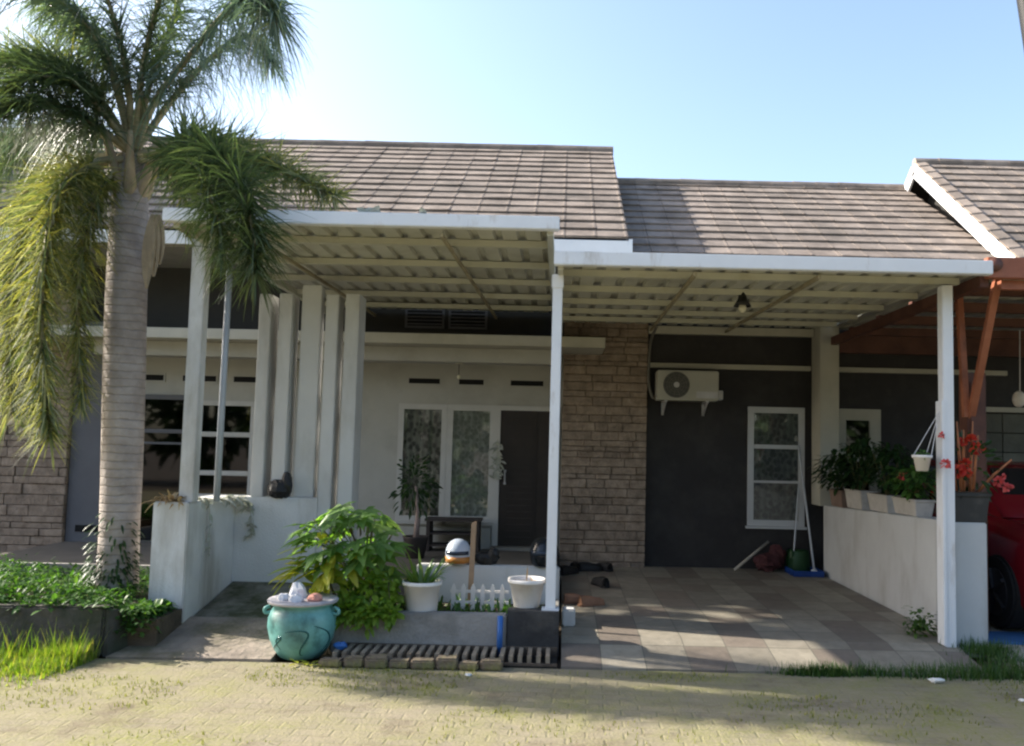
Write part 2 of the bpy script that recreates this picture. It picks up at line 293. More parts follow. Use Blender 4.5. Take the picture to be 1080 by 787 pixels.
# ------------------------------------------------------------------ mesh building
class MB:
    def __init__(s): s.v = []; s.f = []
    def box(s, x0, x1, y0, y1, z0, z1):
        k = len(s.v)
        s.v += [V((x, y, z)) for z in (z0, z1) for y in (y0, y1) for x in (x0, x1)]
        s.f += [[k+i for i in q] for q in ((0, 2, 3, 1), (4, 5, 7, 6), (0, 1, 5, 4), (2, 6, 7, 3), (0, 4, 6, 2), (1, 3, 7, 5))]
        return s
    def hexa(s, p):                      # 8 corners: bottom four, then top four, both in the same order
        k = len(s.v); s.v += [V(q) for q in p]
        s.f += [[k+i for i in q] for q in ((0, 3, 2, 1), (4, 5, 6, 7), (0, 1, 5, 4), (1, 2, 6, 5), (2, 3, 7, 6), (3, 0, 4, 7))]
        return s
    def bar(s, a, b, wx, wy, up=V((0, 0, 1))):
        a, b = V(a), V(b); d = (b-a).normalized()
        if abs(d.dot(up)) > .95: up = V((0, 1, 0))
        x = d.cross(up).normalized(); y = x.cross(d).normalized()
        c = [(-1, -1), (1, -1), (1, 1), (-1, 1)]
        return s.hexa([a+x*i*wx/2+y*j*wy/2 for i, j in c]+[b+x*i*wx/2+y*j*wy/2 for i, j in c])
    def prism(s, poly, x0, x1):          # polygon in (y, z), extruded along x
        k = len(s.v); n = len(poly)
        s.v += [V((x0, y, z)) for y, z in poly]+[V((x1, y, z)) for y, z in poly]
        s.f.append([k+i for i in range(n)][::-1]); s.f.append([k+n+i for i in range(n)])
        s.f += [[k+i, k+(i+1) % n, k+n+(i+1) % n, k+n+i] for i in range(n)]
        return s
    def prismz(s, poly, z0, z1):         # polygon in (x, y), extruded along z
        k = len(s.v); n = len(poly)
        s.v += [V((x, y, z0)) for x, y in poly]+[V((x, y, z1)) for x, y in poly]
        s.f.append([k+i for i in range(n)][::-1]); s.f.append([k+n+i for i in range(n)])
        s.f += [[k+i, k+(i+1) % n, k+n+(i+1) % n, k+n+i] for i in range(n)]
        return s
    def tube(s, pts, rad, n=8, cap=True):
        pts = [V(p) for p in pts]; N = len(pts)
        if isinstance(rad, (int, float)): rad = [rad]*N
        t0 = (pts[1]-pts[0]).normalized(); x = t0.cross(V((.31, .22, .92)))
        if x.length < .05: x = t0.cross(V((1, 0, 0)))
        x.normalize(); k = len(s.v)
        for i in range(N):
            t = (pts[min(i+1, N-1)]-pts[max(i-1, 0)]).normalized()
            x = (x-t*x.dot(t)).normalized(); y = t.cross(x)
            s.v += [pts[i]+(x*cos(2*pi*j/n)+y*sin(2*pi*j/n))*rad[i] for j in range(n)]
        for i in range(N-1):
            for j in range(n): s.f.append([k+i*n+j, k+i*n+(j+1) % n, k+(i+1)*n+(j+1) % n, k+(i+1)*n+j])
        if cap: s.f.append([k+j for j in range(n)][::-1]); s.f.append([k+(N-1)*n+j for j in range(n)])
        return s
    def lathe(s, prof, c, n=28, sx=1, sy=1):
        c = V(c); k = len(s.v); N = len(prof)
        for r, z in prof: s.v += [c+V((r*sx*cos(2*pi*j/n), r*sy*sin(2*pi*j/n), z)) for j in range(n)]
        for i in range(N-1):
            for j in range(n): s.f.append([k+i*n+j, k+i*n+(j+1) % n, k+(i+1)*n+(j+1) % n, k+(i+1)*n+j])
        s.f.append([k+j for j in range(n)][::-1]); s.f.append([k+(N-1)*n+j for j in range(n)])
        return s
    def blob(s, c, r, seed=0, n=10, m=7, rough=.18):
        rg = random.Random(seed); c = V(c); k = len(s.v)
        for i in range(m+1):
            for j in range(n):
                a = pi*i/m; b = 2*pi*j/n; q = 1+rg.uniform(-rough, rough)*(0 < i < m)
                s.v.append(c+V((r[0]*sin(a)*cos(b)*q, r[1]*sin(a)*sin(b)*q, r[2]*cos(a)*q)))
        for i in range(m):
            for j in range(n): s.f.append([k+i*n+j, k+(i+1)*n+j, k+(i+1)*n+(j+1) % n, k+i*n+(j+1) % n])
        return s
    def leaf(s, b, d, nrm, L, W, droop=0., seg=3, fold=.25, prof=None):
        b, d = V(b), V(d).normalized(); side = d.cross(V(nrm))
        if side.length < .01: side = d.cross(V((.3, .9, .1)))
        side.normalize(); up = side.cross(d); k = len(s.v)
        for i in range(seg+1):
            t = i/seg; p = b+d*(L*t)-V((0, 0, droop*L*t*t))
            h = W/2*(prof(t) if prof else max(.04, sin(pi*min(1, t*.9+.06))**.8))
            s.v += [p-side*h+up*h*fold, p, p+side*h+up*h*fold]
        for i in range(seg):
            q = k+3*i; s.f += [[q, q+1, q+4, q+3], [q+1, q+2, q+5, q+4]]
        return s
    def build(s, name, m, parent=None, bevel=0, smooth=False, base=None, bseg=2):
        me = bpy.data.meshes.new(name)
        o = bpy.data.objects.new(name, me); COL.objects.link(o); org = V((0, 0, 0))
        if parent is not None:
            o.parent = parent
            q = parent; off = V((0, 0, 0))
            while q is not None: off += q.location; q = q.parent
            o.location = -off
        elif base is not None:
            org = V(base); o.location = org
        me.from_pydata([p-org for p in s.v], [], s.f)
        if bevel or smooth:
            bm = bmesh.new(); bm.from_mesh(me)
            if bevel:
                bmesh.ops.recalc_face_normals(bm, faces=bm.faces[:])
                bmesh.ops.bevel(bm, geom=[e for e in bm.edges if len(e.link_faces) == 2 and e.calc_face_angle(0) > .6], offset=bevel, segments=bseg, affect='EDGES', clamp_overlap=True)
            bm.to_mesh(me); bm.free()
        if smooth:
            for p in me.polygons: p.use_smooth = True
        me.materials.append(M[m] if isinstance(m, str) else m)
        return o
def B(*a): return MB().box(*a)
def tag(o, label=None, cat=None, group=None, kind=None):
    if label: o['label'] = label
    if cat: o['category'] = cat
    if group: o['group'] = group
    if kind: o['kind'] = kind
    return o
def thing(name, loc, label, cat, group=None):
    e = bpy.data.objects.new(name, None); COL.objects.link(e); e.location = loc; e.empty_display_size = .1
    return tag(e, label, cat, group)
def struct(name, mb, m, bevel=0): return tag(mb.build(name, m, bevel=bevel), kind='structure')
def spline(pts, n=10):
    pts = [V(p) for p in pts]; P = [pts[0]*2-pts[1]]+pts+[pts[-1]*2-pts[-2]]; out = []
    for i in range(1, len(P)-2):
        for k in range(n):
            t = k/n; a, b, c, d = P[i-1], P[i], P[i+1], P[i+2]
            out.append(.5*((2*b)+(c-a)*t+(2*a-5*b+4*c-d)*t*t+(3*b-a-3*c+d)*t**3))
    return out+[pts[-1]]
def rnd(a, b): return random.uniform(a, b)
def rdir(up=0.):
    while True:
        v = V((rnd(-1, 1), rnd(-1, 1), rnd(-1, 1)))
        if .1 < v.length < 1: break
    v.normalize(); v.z += up; return v.normalized()

# ------------------------------------------------------------------ ground and paving
struct('ground', MB().box(-300, 300, -200, 400, -.5, -.03), 'earth')
struct('road', MB().box(-60, 60, -5, 6.17, -.3, 0), 'pavers')
struct('roadside_verge', MB().box(-60, 60, -40, -5.02, -.3, .02), 'earth')
def slope(x0, x1, prof):               # strip following (y, z), solid down to -.25
    return MB().prism([(y, z) for y, z in prof]+[(prof[-1][0], -.25), (prof[0][0], -.25)], x0, x1)
struct('carport_floor', slope(.03, 3.09, [(6.19, .012), (6.75, .11), (7.6, .135), (10.6, .15)]), 'tiles')
struct('walkway', MB().hexa([(-3.2, 6.18, -.2), (-2.03, 6.18, -.2), (-2.03, 6.95, -.2), (-2.93, 6.95, -.2), (-3.2, 6.18, .012), (-2.03, 6.18, .02), (-2.03, 6.95, .15), (-2.93, 6.95, .15)]), 'ramp')
struct('mossy_path', slope(-2.93, -1.72, [(6.955, .145), (7.35, .21), (7.79, .30)]), 'rubble')
struct('porch_floor', MB().box(-6.0, -.02, 7.93, 10.68, -.2, .30).box(-2.2, -1.72, 7.795, 7.925, -.2, .298), 'porchfloor')
struct('neighbour_driveway', slope(3.40, 8, [(6.19, .01), (6.7, .09), (10.8, .13)]), 'neighfloor')
bed = MB().box(-12, -3.23, 6.37, 7.92, -.2, .30).box(-3.23, -2.94, 6.37, 6.79, -.2, .24)
struct('garden_bed', bed, 'earth')

# unseen trees behind the camera, put in to block low sky light
ot = MB()
M['farleaf'] = leafmat('unseen_tree_leaves', [(.02, .045, .015), (.035, .065, .02), (.05, .085, .028)], .2, .6)
for k in range(13):
    cx = -19+3.1*k+rnd(-.6, .6); cy = -8.5+rnd(-1, 1); hh = rnd(5.2, 7.2)
    ot.tube([(cx, cy, 0), (cx+rnd(-.2, .2), cy, hh*.5), (cx, cy, hh*.8)], [.17, .13, .05], 7)
    for q in range(420):
        u = rdir(0); p = V((cx, cy, hh*.56))+V((u.x*2.1, u.y*1.5, u.z*hh*.5))*rnd(.35, 1)
        if p.z > .1: ot.leaf(p, u, rdir(.4), rnd(.4, .7), rnd(.3, .5), .2, 2, .15)
tag(ot.build('sky_block_trees', 'farleaf'), 'unseen dark trees added behind the camera to block low sky light', 'trees', kind='stuff')
# unseen tree added beyond the left edge to keep low sun off the driveway
nt_ = MB(); nb = MB()
gt_ = thing('added_shade_tree', (-9.6, 8.6, 0), 'unseen leafy tree added beyond the left edge to shade the driveway', 'tree')
nb.tube(spline([(-9.6, 8.6, -.1), (-9.5, 8.8, 2.5), (-9.9, 9.3, 4.8), (-10.5, 10.8, 6.8)], 6), [.17-.006*i for i in range(19)], 9)
for q in range(1500):
    u = rdir(0); p = V((-10.6, 11.3, 7.1))+V((u.x*2.0, u.y*1.35, u.z*1.75))*rnd(.25, 1); nt_.leaf(p, u, rdir(.4), rnd(.16, .3), rnd(.1, .18), .2, 2, .15)
nb.build('trunk', 'sheathbark' if 'sheathbark' in M else 'wood', gt_, smooth=True); nt_.build('crown', 'farleaf', gt_)
# ------------------------------------------------------------------ roofs
def tiled_roof(name, x0, x1, Ye, ze, Yr, zr, tw, step, parent, seed=1):
    rg = random.Random(seed); S = V((0, Yr-Ye, zr-ze)); Ls = S.length; S.normalize(); N = V((0, -S.z, S.y)); X = V((1, 0, 0))
    m = MB(); rows = int(math.ceil(Ls/step)); nx = int(round((x1-x0)/tw)); tw = (x1-x0)/nx
    O = V((0, Ye, ze))
    for i in range(rows):
        s0 = i*step; s1 = min(Ls, s0+step+.045)
        for j in range(nx):
            a = x0+j*tw+.0028; b = x0+(j+1)*tw-.0028
            h0 = .036+rg.uniform(-.004, .005); h1 = .006; d = rg.uniform(-.005, .005); th = .027
            P = lambda x, s, h: X*x+O+S*s+N*h
            m.hexa([P(a, s0+d, h0-th), P(b, s0+d, h0-th), P(b, s1, h1-th*.2), P(a, s1, h1-th*.2), P(a, s0+d, h0), P(b, s0+d, h0), P(b, s1, h1), P(a, s1, h1)])
            if i*step < Ls-.1:      # raised side lap of each tile
                m.hexa([P(b-.045, s0+d-.004, h0-.004), P(b-.004, s0+d-.004, h0-.004), P(b-.004, s1-.05, h1+.003), P(b-.045, s1-.05, h1+.003), P(b-.034, s0+d-.004, h0+.004), P(b-.014, s0+d-.004, h0+.004), P(b-.014, s1-.05, h1+.007), P(b-.034, s1-.05, h1+.007)])
    m.build(name, 'rooftile', parent)
    return rows
def ridge_caps(x0, x1, Y, z, parent, n=None):
    m = MB(); n = n or int((x1-x0)/.36); L = (x1-x0)/n
    for i in range(n):
        pts = [(x0+i*L-.01, Y, z+.0), (x0+(i+1)*L+.015, Y, z+.008)]
        m.tube([V(pts[0])+V((0, 0, rnd(-.006, .006))), V(pts[1])], [.085, .075], 10)
    return m.build('ridge_caps', 'rooftile', parent)
def attic(x0, x1, Ye, ze, Yr, zr, drop=.03):   # the dark body below the tiles, both slopes
    yb = 2*Yr-Ye
    return MB().prism([(Ye, ze-drop), (Yr, zr-drop), (yb, ze-drop), (yb, ze-drop-.06), (Yr, zr-drop-.1), (Ye, ze-drop-.06)][:6], x0, x1)

PX = -2.86      # party line between the left neighbour and the centre house
# ---- centre house
H = thing('house', (0, 10.7, .15), 'single-storey centre house with brown stone pillar, dark carport wall and white porch', 'house')
tr = thing_roof = None
def roof_part(parent, x0, x1, Ye, ze, Yr, zr, seed, name='roof'):
    body = attic(x0+.02, x1-.02, Ye+.03, ze, Yr, zr).build(name, 'roofunder', parent)
    tiled_roof('roof_tiles', x0, x1, Ye, ze, Yr, zr, .345, .305, body, seed)
    ridge_caps(x0, x1, Yr, zr+.0, body)
    return body
UE, UZ, UR, URZ = 9.5, 3.93, 13.4, 6.34
r1 = roof_part(H, PX, .70, UE, UZ, UR, URZ, 3)
LE, LZ, LR, LRZ = 9.62, 3.50, 13.4, 5.83
r2 = roof_part(H, .72, 5.42, LE, LZ, LR, LRZ, 5)
# gable wall of the raised roof, from the lower roof up
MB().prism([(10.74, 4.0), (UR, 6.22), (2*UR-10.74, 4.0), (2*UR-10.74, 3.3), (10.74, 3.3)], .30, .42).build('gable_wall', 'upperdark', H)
B(PX, .74, UE-.035, UE+.0, UZ-.17, UZ-.02).build('fascia', 'metalwhite', H, bevel=.004)
B(.705, .745, UE-.03, UE+.28, UZ-.17, UZ+.0).build('fascia_return', 'metalwhite', H)
B(PX, .69, UE+.03, 10.72, UZ-.19, UZ-.165).build('soffit', 'soffit', H)
# walls
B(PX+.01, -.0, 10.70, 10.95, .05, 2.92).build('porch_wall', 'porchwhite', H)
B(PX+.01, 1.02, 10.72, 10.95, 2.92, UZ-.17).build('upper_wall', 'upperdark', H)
B(1.03, 3.42, 10.56, 10.95, .05, 3.58).build('carport_wall', 'charcoal', H)
# split stone pillar: many stones in courses over a mortar core
core = B(.0, 1.03, 10.50, 10.95, .05, 3.36).build('stone_pillar', 'mortar', H)
sm = MB(); rg = random.Random(4); z = .12
while z < 3.33:
    h = rg.choice((.075, .09, .11, .06)); x = -.005
    while x < 1.03:
        ww = min(rg.uniform(.14, .42), 1.035-x)
        if 1.035-(x+ww) < .08: ww = 1.035-x
        d = rg.uniform(-.012, .014); sm.box(x+.0025, x+ww-.0025, 10.445-d, 10.505, z+.0025, min(z+h, 3.36)-.0025); x += ww
    z += h
sm.build('stone_cladding', 'stone', core, bevel=.006, bseg=1)
# porch canopy slab and beam
B(PX+.01, .47, 9.70, 10.70, 2.72, 2.84).build('canopy', 'cream', H, bevel=.006)
B(PX+.01, -.10, 10.02, 10.30, 2.55, 2.718).build('beam', 'porchwhite', H, bevel=.004)
def vent_slot(x0, x1, z0, z1, y, parent):
    f = MB().box(x0-.02, x1+.02, y-.012, y-.001, z1, z1+.02).box(x0-.02, x1+.02, y-.012, y-.001, z0-.02, z0).box(x0-.02, x0, y-.012, y-.001, z0, z1).box(x1, x1+.02, y-.012, y-.001, z0, z1)
    o = f.build('vent', 'porchwhite', parent); B(x0, x1, y-.006, y-.001, z0, z1).build('slot', 'black', o)
vent_slot(-1.94, -1.55, 2.335, 2.40, 10.70, H); vent_slot(-1.31, -1.0, 2.335, 2.40, 10.70, H); vent_slot(-.66, -.25, 2.335, 2.40, 10.70, H)
av = MB()
for a, b in ((-2.02, -1.52), (-1.47, -.98)):
    av.box(a, b, 10.706, 10.719, 3.04, 3.07).box(a, b, 10.706, 10.719, 3.30, 3.33).box(a, a+.03, 10.706, 10.719, 3.07, 3.30).box(b-.03, b, 10.706, 10.719, 3.07, 3.30)
    for k in range(5): av.box(a+.03, b-.03, 10.70, 10.719, 3.085+k*.045, 3.10+k*.045)
avo = av.build('attic_vent', 'greywall', H); MB().box(-1.99, -1.55, 10.712, 10.7195, 3.07, 3.30).box(-1.44, -1.01, 10.712, 10.7195, 3.07, 3.30).build('slot', 'black', avo)

def window(parent, x0, x1, z0, z1, y, bars, fw=.06, fm='frame', cm='curtain', gm='glass', proud=.03, name='window', cdepth=.06):
    """frame round an opening set proud of wall face y; bars: list of ('v', x, w) / ('h', z, w)"""
    f = MB().box(x0, x1, y-proud, y+.0, z1-fw, z1).box(x0, x1, y-proud, y+.0, z0, z0+fw)
    f.box(x0, x0+fw, y-proud, y, z0+fw, z1-fw).box(x1-fw, x1, y-proud, y, z0+fw, z1-fw)
    for k, p, wd in bars:
        if k == 'v': f.box(p-wd/2, p+wd/2, y-proud+.003, y, z0+fw, z1-fw)
        else: f.box(x0+fw, x1-fw, y-proud+.005, y, p-wd/2, p+wd/2)
    o = f.build(name, fm, parent, bevel=.004)
    B(x0-.02, x1+.02, y-proud-.03, y-.001, z0-.03, z0-.002).build('sill', fm, o)
    B(x0+fw, x1-fw, y-.014, y-.010, z0+fw, z1-fw).build('pane', gm, o)
    B(x0+fw, x1-fw, y-.007, y-.002, z0+fw, z1-fw).build('curtain', cm, o)
    return o
window(H, -2.05, -1.44, .62, 2.08, 10.70, [], .07, 'frame', 'curtaindark')
window(H, -1.44, -.83, .62, 2.08, 10.70, [], .075, 'frame', 'curtain')
B(-2.02, -.86, 10.66, 10.70, .30, .56).build('wall_plinth', 'porchwhite', H)
# front door
df = MB().box(-.84, -.77, 10.66, 10.70, .30, 2.08).box(-.12, -.05, 10.66, 10.70, .30, 2.08).box(-.77, -.12, 10.66, 10.70, 2.02, 2.08)
dfo = df.build('door_frame', 'frame', H, bevel=.004)
dm = B(-.77, -.12, 10.675, 10.695, .31, 2.02)
for k in range(20): dm.box(-.68, -.36, 10.662, 10.677, .42+k*.078, .455+k*.078)
dm.box(-.33, -.315, 10.665, 10.677, .35, 1.98)
door = dm.build('door', 'door', dfo, bevel=.003); MB().tube([(-.70, 10.64, 1.12), (-.70, 10.64, 1.26)], .010, 8).box(-.715, -.685, 10.645, 10.675, 1.10, 1.13).box(-.715, -.685, 10.645, 10.675, 1.25, 1.28).build('handle', 'greyplastic', door)
B(-.85, -.06, 10.52, 10.655, .302, .345).build('doorstep', 'soffit', H)
# carport wall trim
B(1.04, 3.06, 10.50, 10.558, 2.585, 2.645).build('string_course', 'cream', H, bevel=.004)
window(H, 2.29, 2.99, .67, 2.13, 10.56, [('h', 1.64, .05), ('h', 1.21, .03)], .075, 'framebright', 'curtaingrey', proud=.035)
B(3.08, 3.31, 10.2, 10.555, .95, 3.16).build('pillar', 'cream', H, bevel=.006)

# ---- left neighbour
N1 = thing('neighbour_house', (-5, 10.7, .15), 'shaded house at the left behind the palm with a stone wall and dark glass door', 'house')
roof_part(N1, -11.5, PX-.01, UE, UZ, UR, URZ, 8)
B(-11.5, PX-.005, UE-.035, UE, UZ-.17, UZ-.02).build('fascia', 'metalwhite', N1, bevel=.004)
B(-11.5, PX-.01, UE+.03, 10.72, UZ-.19, UZ-.165).build('soffit', 'soffit', N1)
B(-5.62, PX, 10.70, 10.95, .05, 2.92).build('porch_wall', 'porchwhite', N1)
B(-11.5, PX, 10.72, 10.95, 2.92, UZ-.17).build('upper_wall', 'upperdark', N1)
B(-6.02, -5.63, 10.50, 10.95, .05, 3.0).build('side_wall', 'greywall', N1)
MB().box(-5.90, -5.62, 10.49, 10.498, .42, .50).build('floor_vent', 'black', N1)
core = B(-11.5, -6.03, 10.50, 10.95, .05, 3.36).build('stone_wall', 'mortar', N1)
sm = MB(); z = .12
while z < 3.33:
    h = rg.choice((.075, .09, .11, .13)); x = -9.0
    while x < -6.03:
        ww = min(rg.uniform(.18, .55), -6.025-x)
        if -6.025-(x+ww) < .08: ww = -6.025-x
        d = rg.uniform(-.012, .018); sm.box(x+.003, x+ww-.003, 10.445-d, 10.505, z+.003, min(z+h, 3.36)-.003); x += ww
    z += h
sm.build('stone_cladding', 'stone', core, bevel=.006, bseg=1)
B(-6.6, PX, 9.70, 10.70, 2.72, 2.84).build('canopy', 'cream', N1, bevel=.006)
B(-5.55, PX, 10.02, 10.30, 2.55, 2.718).build('beam', 'porchwhite', N1, bevel=.004)
for a, b in ((-5.30, -5.02), (-4.78, -4.36), (-4.14, -3.76)): vent_slot(a, b, 2.30, 2.37, 10.70, N1)
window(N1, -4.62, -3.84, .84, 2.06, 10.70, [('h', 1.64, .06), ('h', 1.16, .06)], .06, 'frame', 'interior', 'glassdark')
nd = MB().box(-5.56, -5.50, 10.66, 10.70, .3, 2.12).box(-4.72, -4.66, 10.66, 10.70, .3, 2.12).box(-5.50, -4.72, 10.66, 10.70, 2.06, 2.12).box(-5.50, -4.72, 10.675, 10.70, 1.64, 1.69).box(-5.50, -4.72, 10.675, 10.70, 1.50, 1.53)
ndo = nd.build('glass_door', 'greywall', N1, bevel=.003)
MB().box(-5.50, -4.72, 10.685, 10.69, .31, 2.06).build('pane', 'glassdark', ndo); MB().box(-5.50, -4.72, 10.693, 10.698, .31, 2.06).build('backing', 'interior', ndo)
B(-6.0, PX, 7.935, 7.99, .302, .40).build('porch_kerb', 'concrete', N1)

# ---- right neighbour
N2 = thing('neighbour_house', (5.6, 10.7, .15), 'dark walled house at the right edge with a white verge board on its gable', 'house')
gx = 5.40; gs = .738
GY, GZ = 13.0, 6.12; EYb, EZ = 9.75, 6.12-(13.0-9.75)*.738
rb = attic(gx+.05, 13, EYb+.03, EZ, GY, GZ).build('roof', 'roofunder', N2)
tiled_roof('roof_tiles', gx+.03, 13, EYb, EZ, GY, GZ, .345, .29, rb, 11); ridge_caps(gx+.0, 13, GY, GZ, rb)
vm = MB()
for k in range(14):      # verge tiles lapping over the board
    a = k/14; b = (k+1)/14+.02; f = lambda t, h: (EYb+(GY-EYb)*t, EZ+(GZ-EZ)*t+h)
    (ya, za), (yb2, zb) = f(a, .055), f(min(1, b), .03)
    vm.hexa([(gx-.02, ya, za-.05), (gx+.13, ya, za-.03), (gx+.13, yb2, zb-.03), (gx-.02, yb2, zb-.05), (gx-.02, ya, za), (gx+.13, ya, za+.02), (gx+.13, yb2, zb+.02), (gx-.02, yb2, zb)])
vm.build('verge_tiles', 'rooftile', rb)
for s in (1, -1):
    e0 = V((gx-.012, EYb-.03, EZ-.13)); e1 = V((gx-.012, GY, GZ-.105))
    if s < 0: e0.y = 2*GY-e0.y
    MB().bar(e0, e1, .035, .19).build('verge_board', 'metalwhite', N2)
MB().prism([(10.74, EZ+.4), (GY, GZ-.2), (2*GY-10.74, EZ+.4), (2*GY-10.74, 3.0), (10.74, 3.0)], gx+.35, gx+.47).build('gable_wall', 'upperdark', N2)
B(3.43, 13, 10.58, 10.95, .05, 3.7).build('front_wall', 'charcoal', N2)
B(3.33, 5.5, 10.52, 10.578, 2.585, 2.645).build('string_course', 'cream', N2, bevel=.004)
window(N2, 3.36, 3.93, .95, 2.13, 10.575, [('h', 1.52, .09)], .14, 'cream', 'interior', 'glassdark', proud=.05)
tm = MB()
for i in range(8):
    for j in range(9): tm.box(5.02+j*.42, 5.43+j*.42, 10.54, 10.582, .2+i*.24, .43+i*.24)
tm.build('tile_cladding', 'greytile', N2, bevel=.004, bseg=1)
B(5.0, 8.8, 10.50, 10.579, 2.13, 2.19).build('cladding_trim', 'cream', N2)

# ------------------------------------------------------------------ steel carports
def sheet(x0, x1, y0, z0, y1, z1, name, m, parent, pitch=.19, rh=.032):
    """trapezoidal roof sheet, ribs running front to back"""
    prof = []; x = x0
    while x < x1-1e-4:
        for dx, h in ((0, 0), (pitch*.60, 0), (pitch*.68, rh), (pitch*.92, rh)): 
            if x+dx <= x1: prof.append((x+dx, h))
        x += pitch
    prof.append((x1, 0)); mb = MB(); n = len(prof)
    for (yy, zz) in ((y0, z0), (y1, z1)):
        mb.v += [V((px, yy, zz+h)) for px, h in prof]+[V((px, yy, zz+h+.004)) for px, h in prof]
    for i in range(n-1):
        mb.f += [[i, i+1, 2*n+i+1, 2*n+i], [n+i, 3*n+i, 3*n+i+1, n+i+1], [i, n+i, n+i+1, i+1], [2*n+i, 2*n+i+1, 3*n+i+1, 3*n+i]]
    mb.f += [[0, 2*n, 3*n, n], [n-1, 2*n-1, 4*n-1, 3*n-1]]
    return mb.build(name, m, parent)
CR = thing('carport', (-.06, 6.6, .3), 'lower white steel carport roof over the tiled driveway, on slim white posts', 'carport')
sheet(-.06, 3.19, 6.36, 2.975, 10.48, 3.115, 'roof_sheet', 'sheet', CR)
B(-.09, 3.19, 6.28, 6.355, 2.925, 3.03).build('gutter', 'metalwhite', CR, bevel=.006)
for y in (6.75, 7.55, 8.35, 9.10, 9.80):
    zz = 2.975+(y-6.36)/4.12*.14; B(-.05, 3.14, y-.03, y+.03, zz-.055, zz-.004).build('purlin', 'purlin', CR)
B(1.04, 3.07, 10.42, 10.50, 3.0, 3.095).build('wall_beam', 'cream', CR)
for (xa, xb) in ((.98, 1.06), (1.92, 1.98)):
    MB().bar((xa, 6.37, 2.895), (xb, 10.40, 3.035), .024, .03).build('rafter', 'rust', CR)
B(-.06, -.02, 6.36, 10.40, 2.90, 2.975).build('side_beam', 'purlin', CR)
B(-.125, .005, 6.535, 6.66, .334, .346).build('base_plate', 'metalwhite', CR)
p = B(-.098, -.022, 6.56, 6.635, .345, 2.91).build('post', 'metalwhite', CR, bevel=.005); B(-.105, -.015, 6.55, 6.645, 2.80, 2.905).build('bracket', 'metalwhite', p, bevel=.004)
p = B(2.988, 3.074, 6.69, 6.785, .09, 2.92).build('post', 'metalwhite', CR, bevel=.006)
MB().box(2.972, 3.0, 6.68, 6.795, .11, 2.0).build('down_pipe', 'metalwhite', p, bevel=.004)

CL = thing('carport', (-2.95, 6.9, 1), 'higher white steel canopy roof over the left porch, partly hidden by palm fronds', 'carport')
sheet(-2.98, -.10, 6.36, 3.235, 10.55, 3.25, 'roof_sheet', 'sheet', CL)
B(-3.03, -.055, 6.28, 6.355, 3.19, 3.29).build('gutter', 'metalwhite', CL, bevel=.006)
for y in (6.85, 7.65, 8.45, 9.25, 10.0): B(-2.97, -.11, y-.03, y+.03, 3.178, 3.23).build('purlin', 'purlin', CL)
for xa in (-2.45, -.95): MB().bar((xa, 6.37, 3.15), (xa+.1, 10.5, 3.155), .022, .03).build('rafter', 'rust', CL)
B(-2.98, -2.93, 6.36, 10.5, 3.16, 3.23).build('side_beam', 'purlin', CL); B(-.15, -.10, 6.36, 10.5, 3.16, 3.23).build('side_beam', 'purlin', CL)
lp = MB().box(-3.05, -2.935, 6.86, 6.97, 1.06, 3.19); lp.build('post', 'whiteold', CL, bevel=.006)
MB().tube([(-2.84, 7.1, 1.06), (-2.83, 7.1, 3.19)], .026, 10).build('pole', 'rod', CL, smooth=True)

# red-brown carport of the right neighbour
CN = thing('carport', (3.55, 7.2, .1), 'red-brown painted timber and steel carport at the right with V braces on its post', 'carport')
sheet(3.215, 8, 6.5, 3.035, 10.45, 3.10, 'roof_sheet', 'sheet', CN)
B(3.22, 8, 6.42, 6.49, 2.93, 3.09).build('fascia', 'redbrown', CN, bevel=.005)
MB().tube([(3.27, 6.40, 3.03), (3.27, 6.52, 3.03)], .055, 12).build('gutter_end', 'brownwood', CN, smooth=True)
B(3.195, 3.265, 6.5, 10.16, 2.87, 2.965).build('side_beam', 'brownwood', CN, bevel=.004)
for y in (7.15, 8.0, 8.85, 9.7): B(3.27, 8, y-.04, y+.04, 2.93, 3.02).build('rafter', 'brownwood', CN)
B(3.32, 8, 10.30, 10.40, 2.80, 3.03).build('wall_beam', 'brownwood', CN)
MB().box(3.42, 3.58, 7.2, 7.36, .09, 2.28).box(3.44, 3.56, 7.185, 7.199, .5, 2.2).build('post', 'brownwood', CN, bevel=.006)
MB().bar(at(1019, 440, 7.22), at(1011, 306, 7.15), .05, .05).build('brace', 'redbrown', CN); MB().bar(at(1024, 440, 7.22), at(1053, 290, 6.6), .055, .055).build('brace', 'redbrown', CN)
B(3.36, 8, 6.50, 6.56, 2.86, 2.928).build('front_beam', 'redbrown', CN)

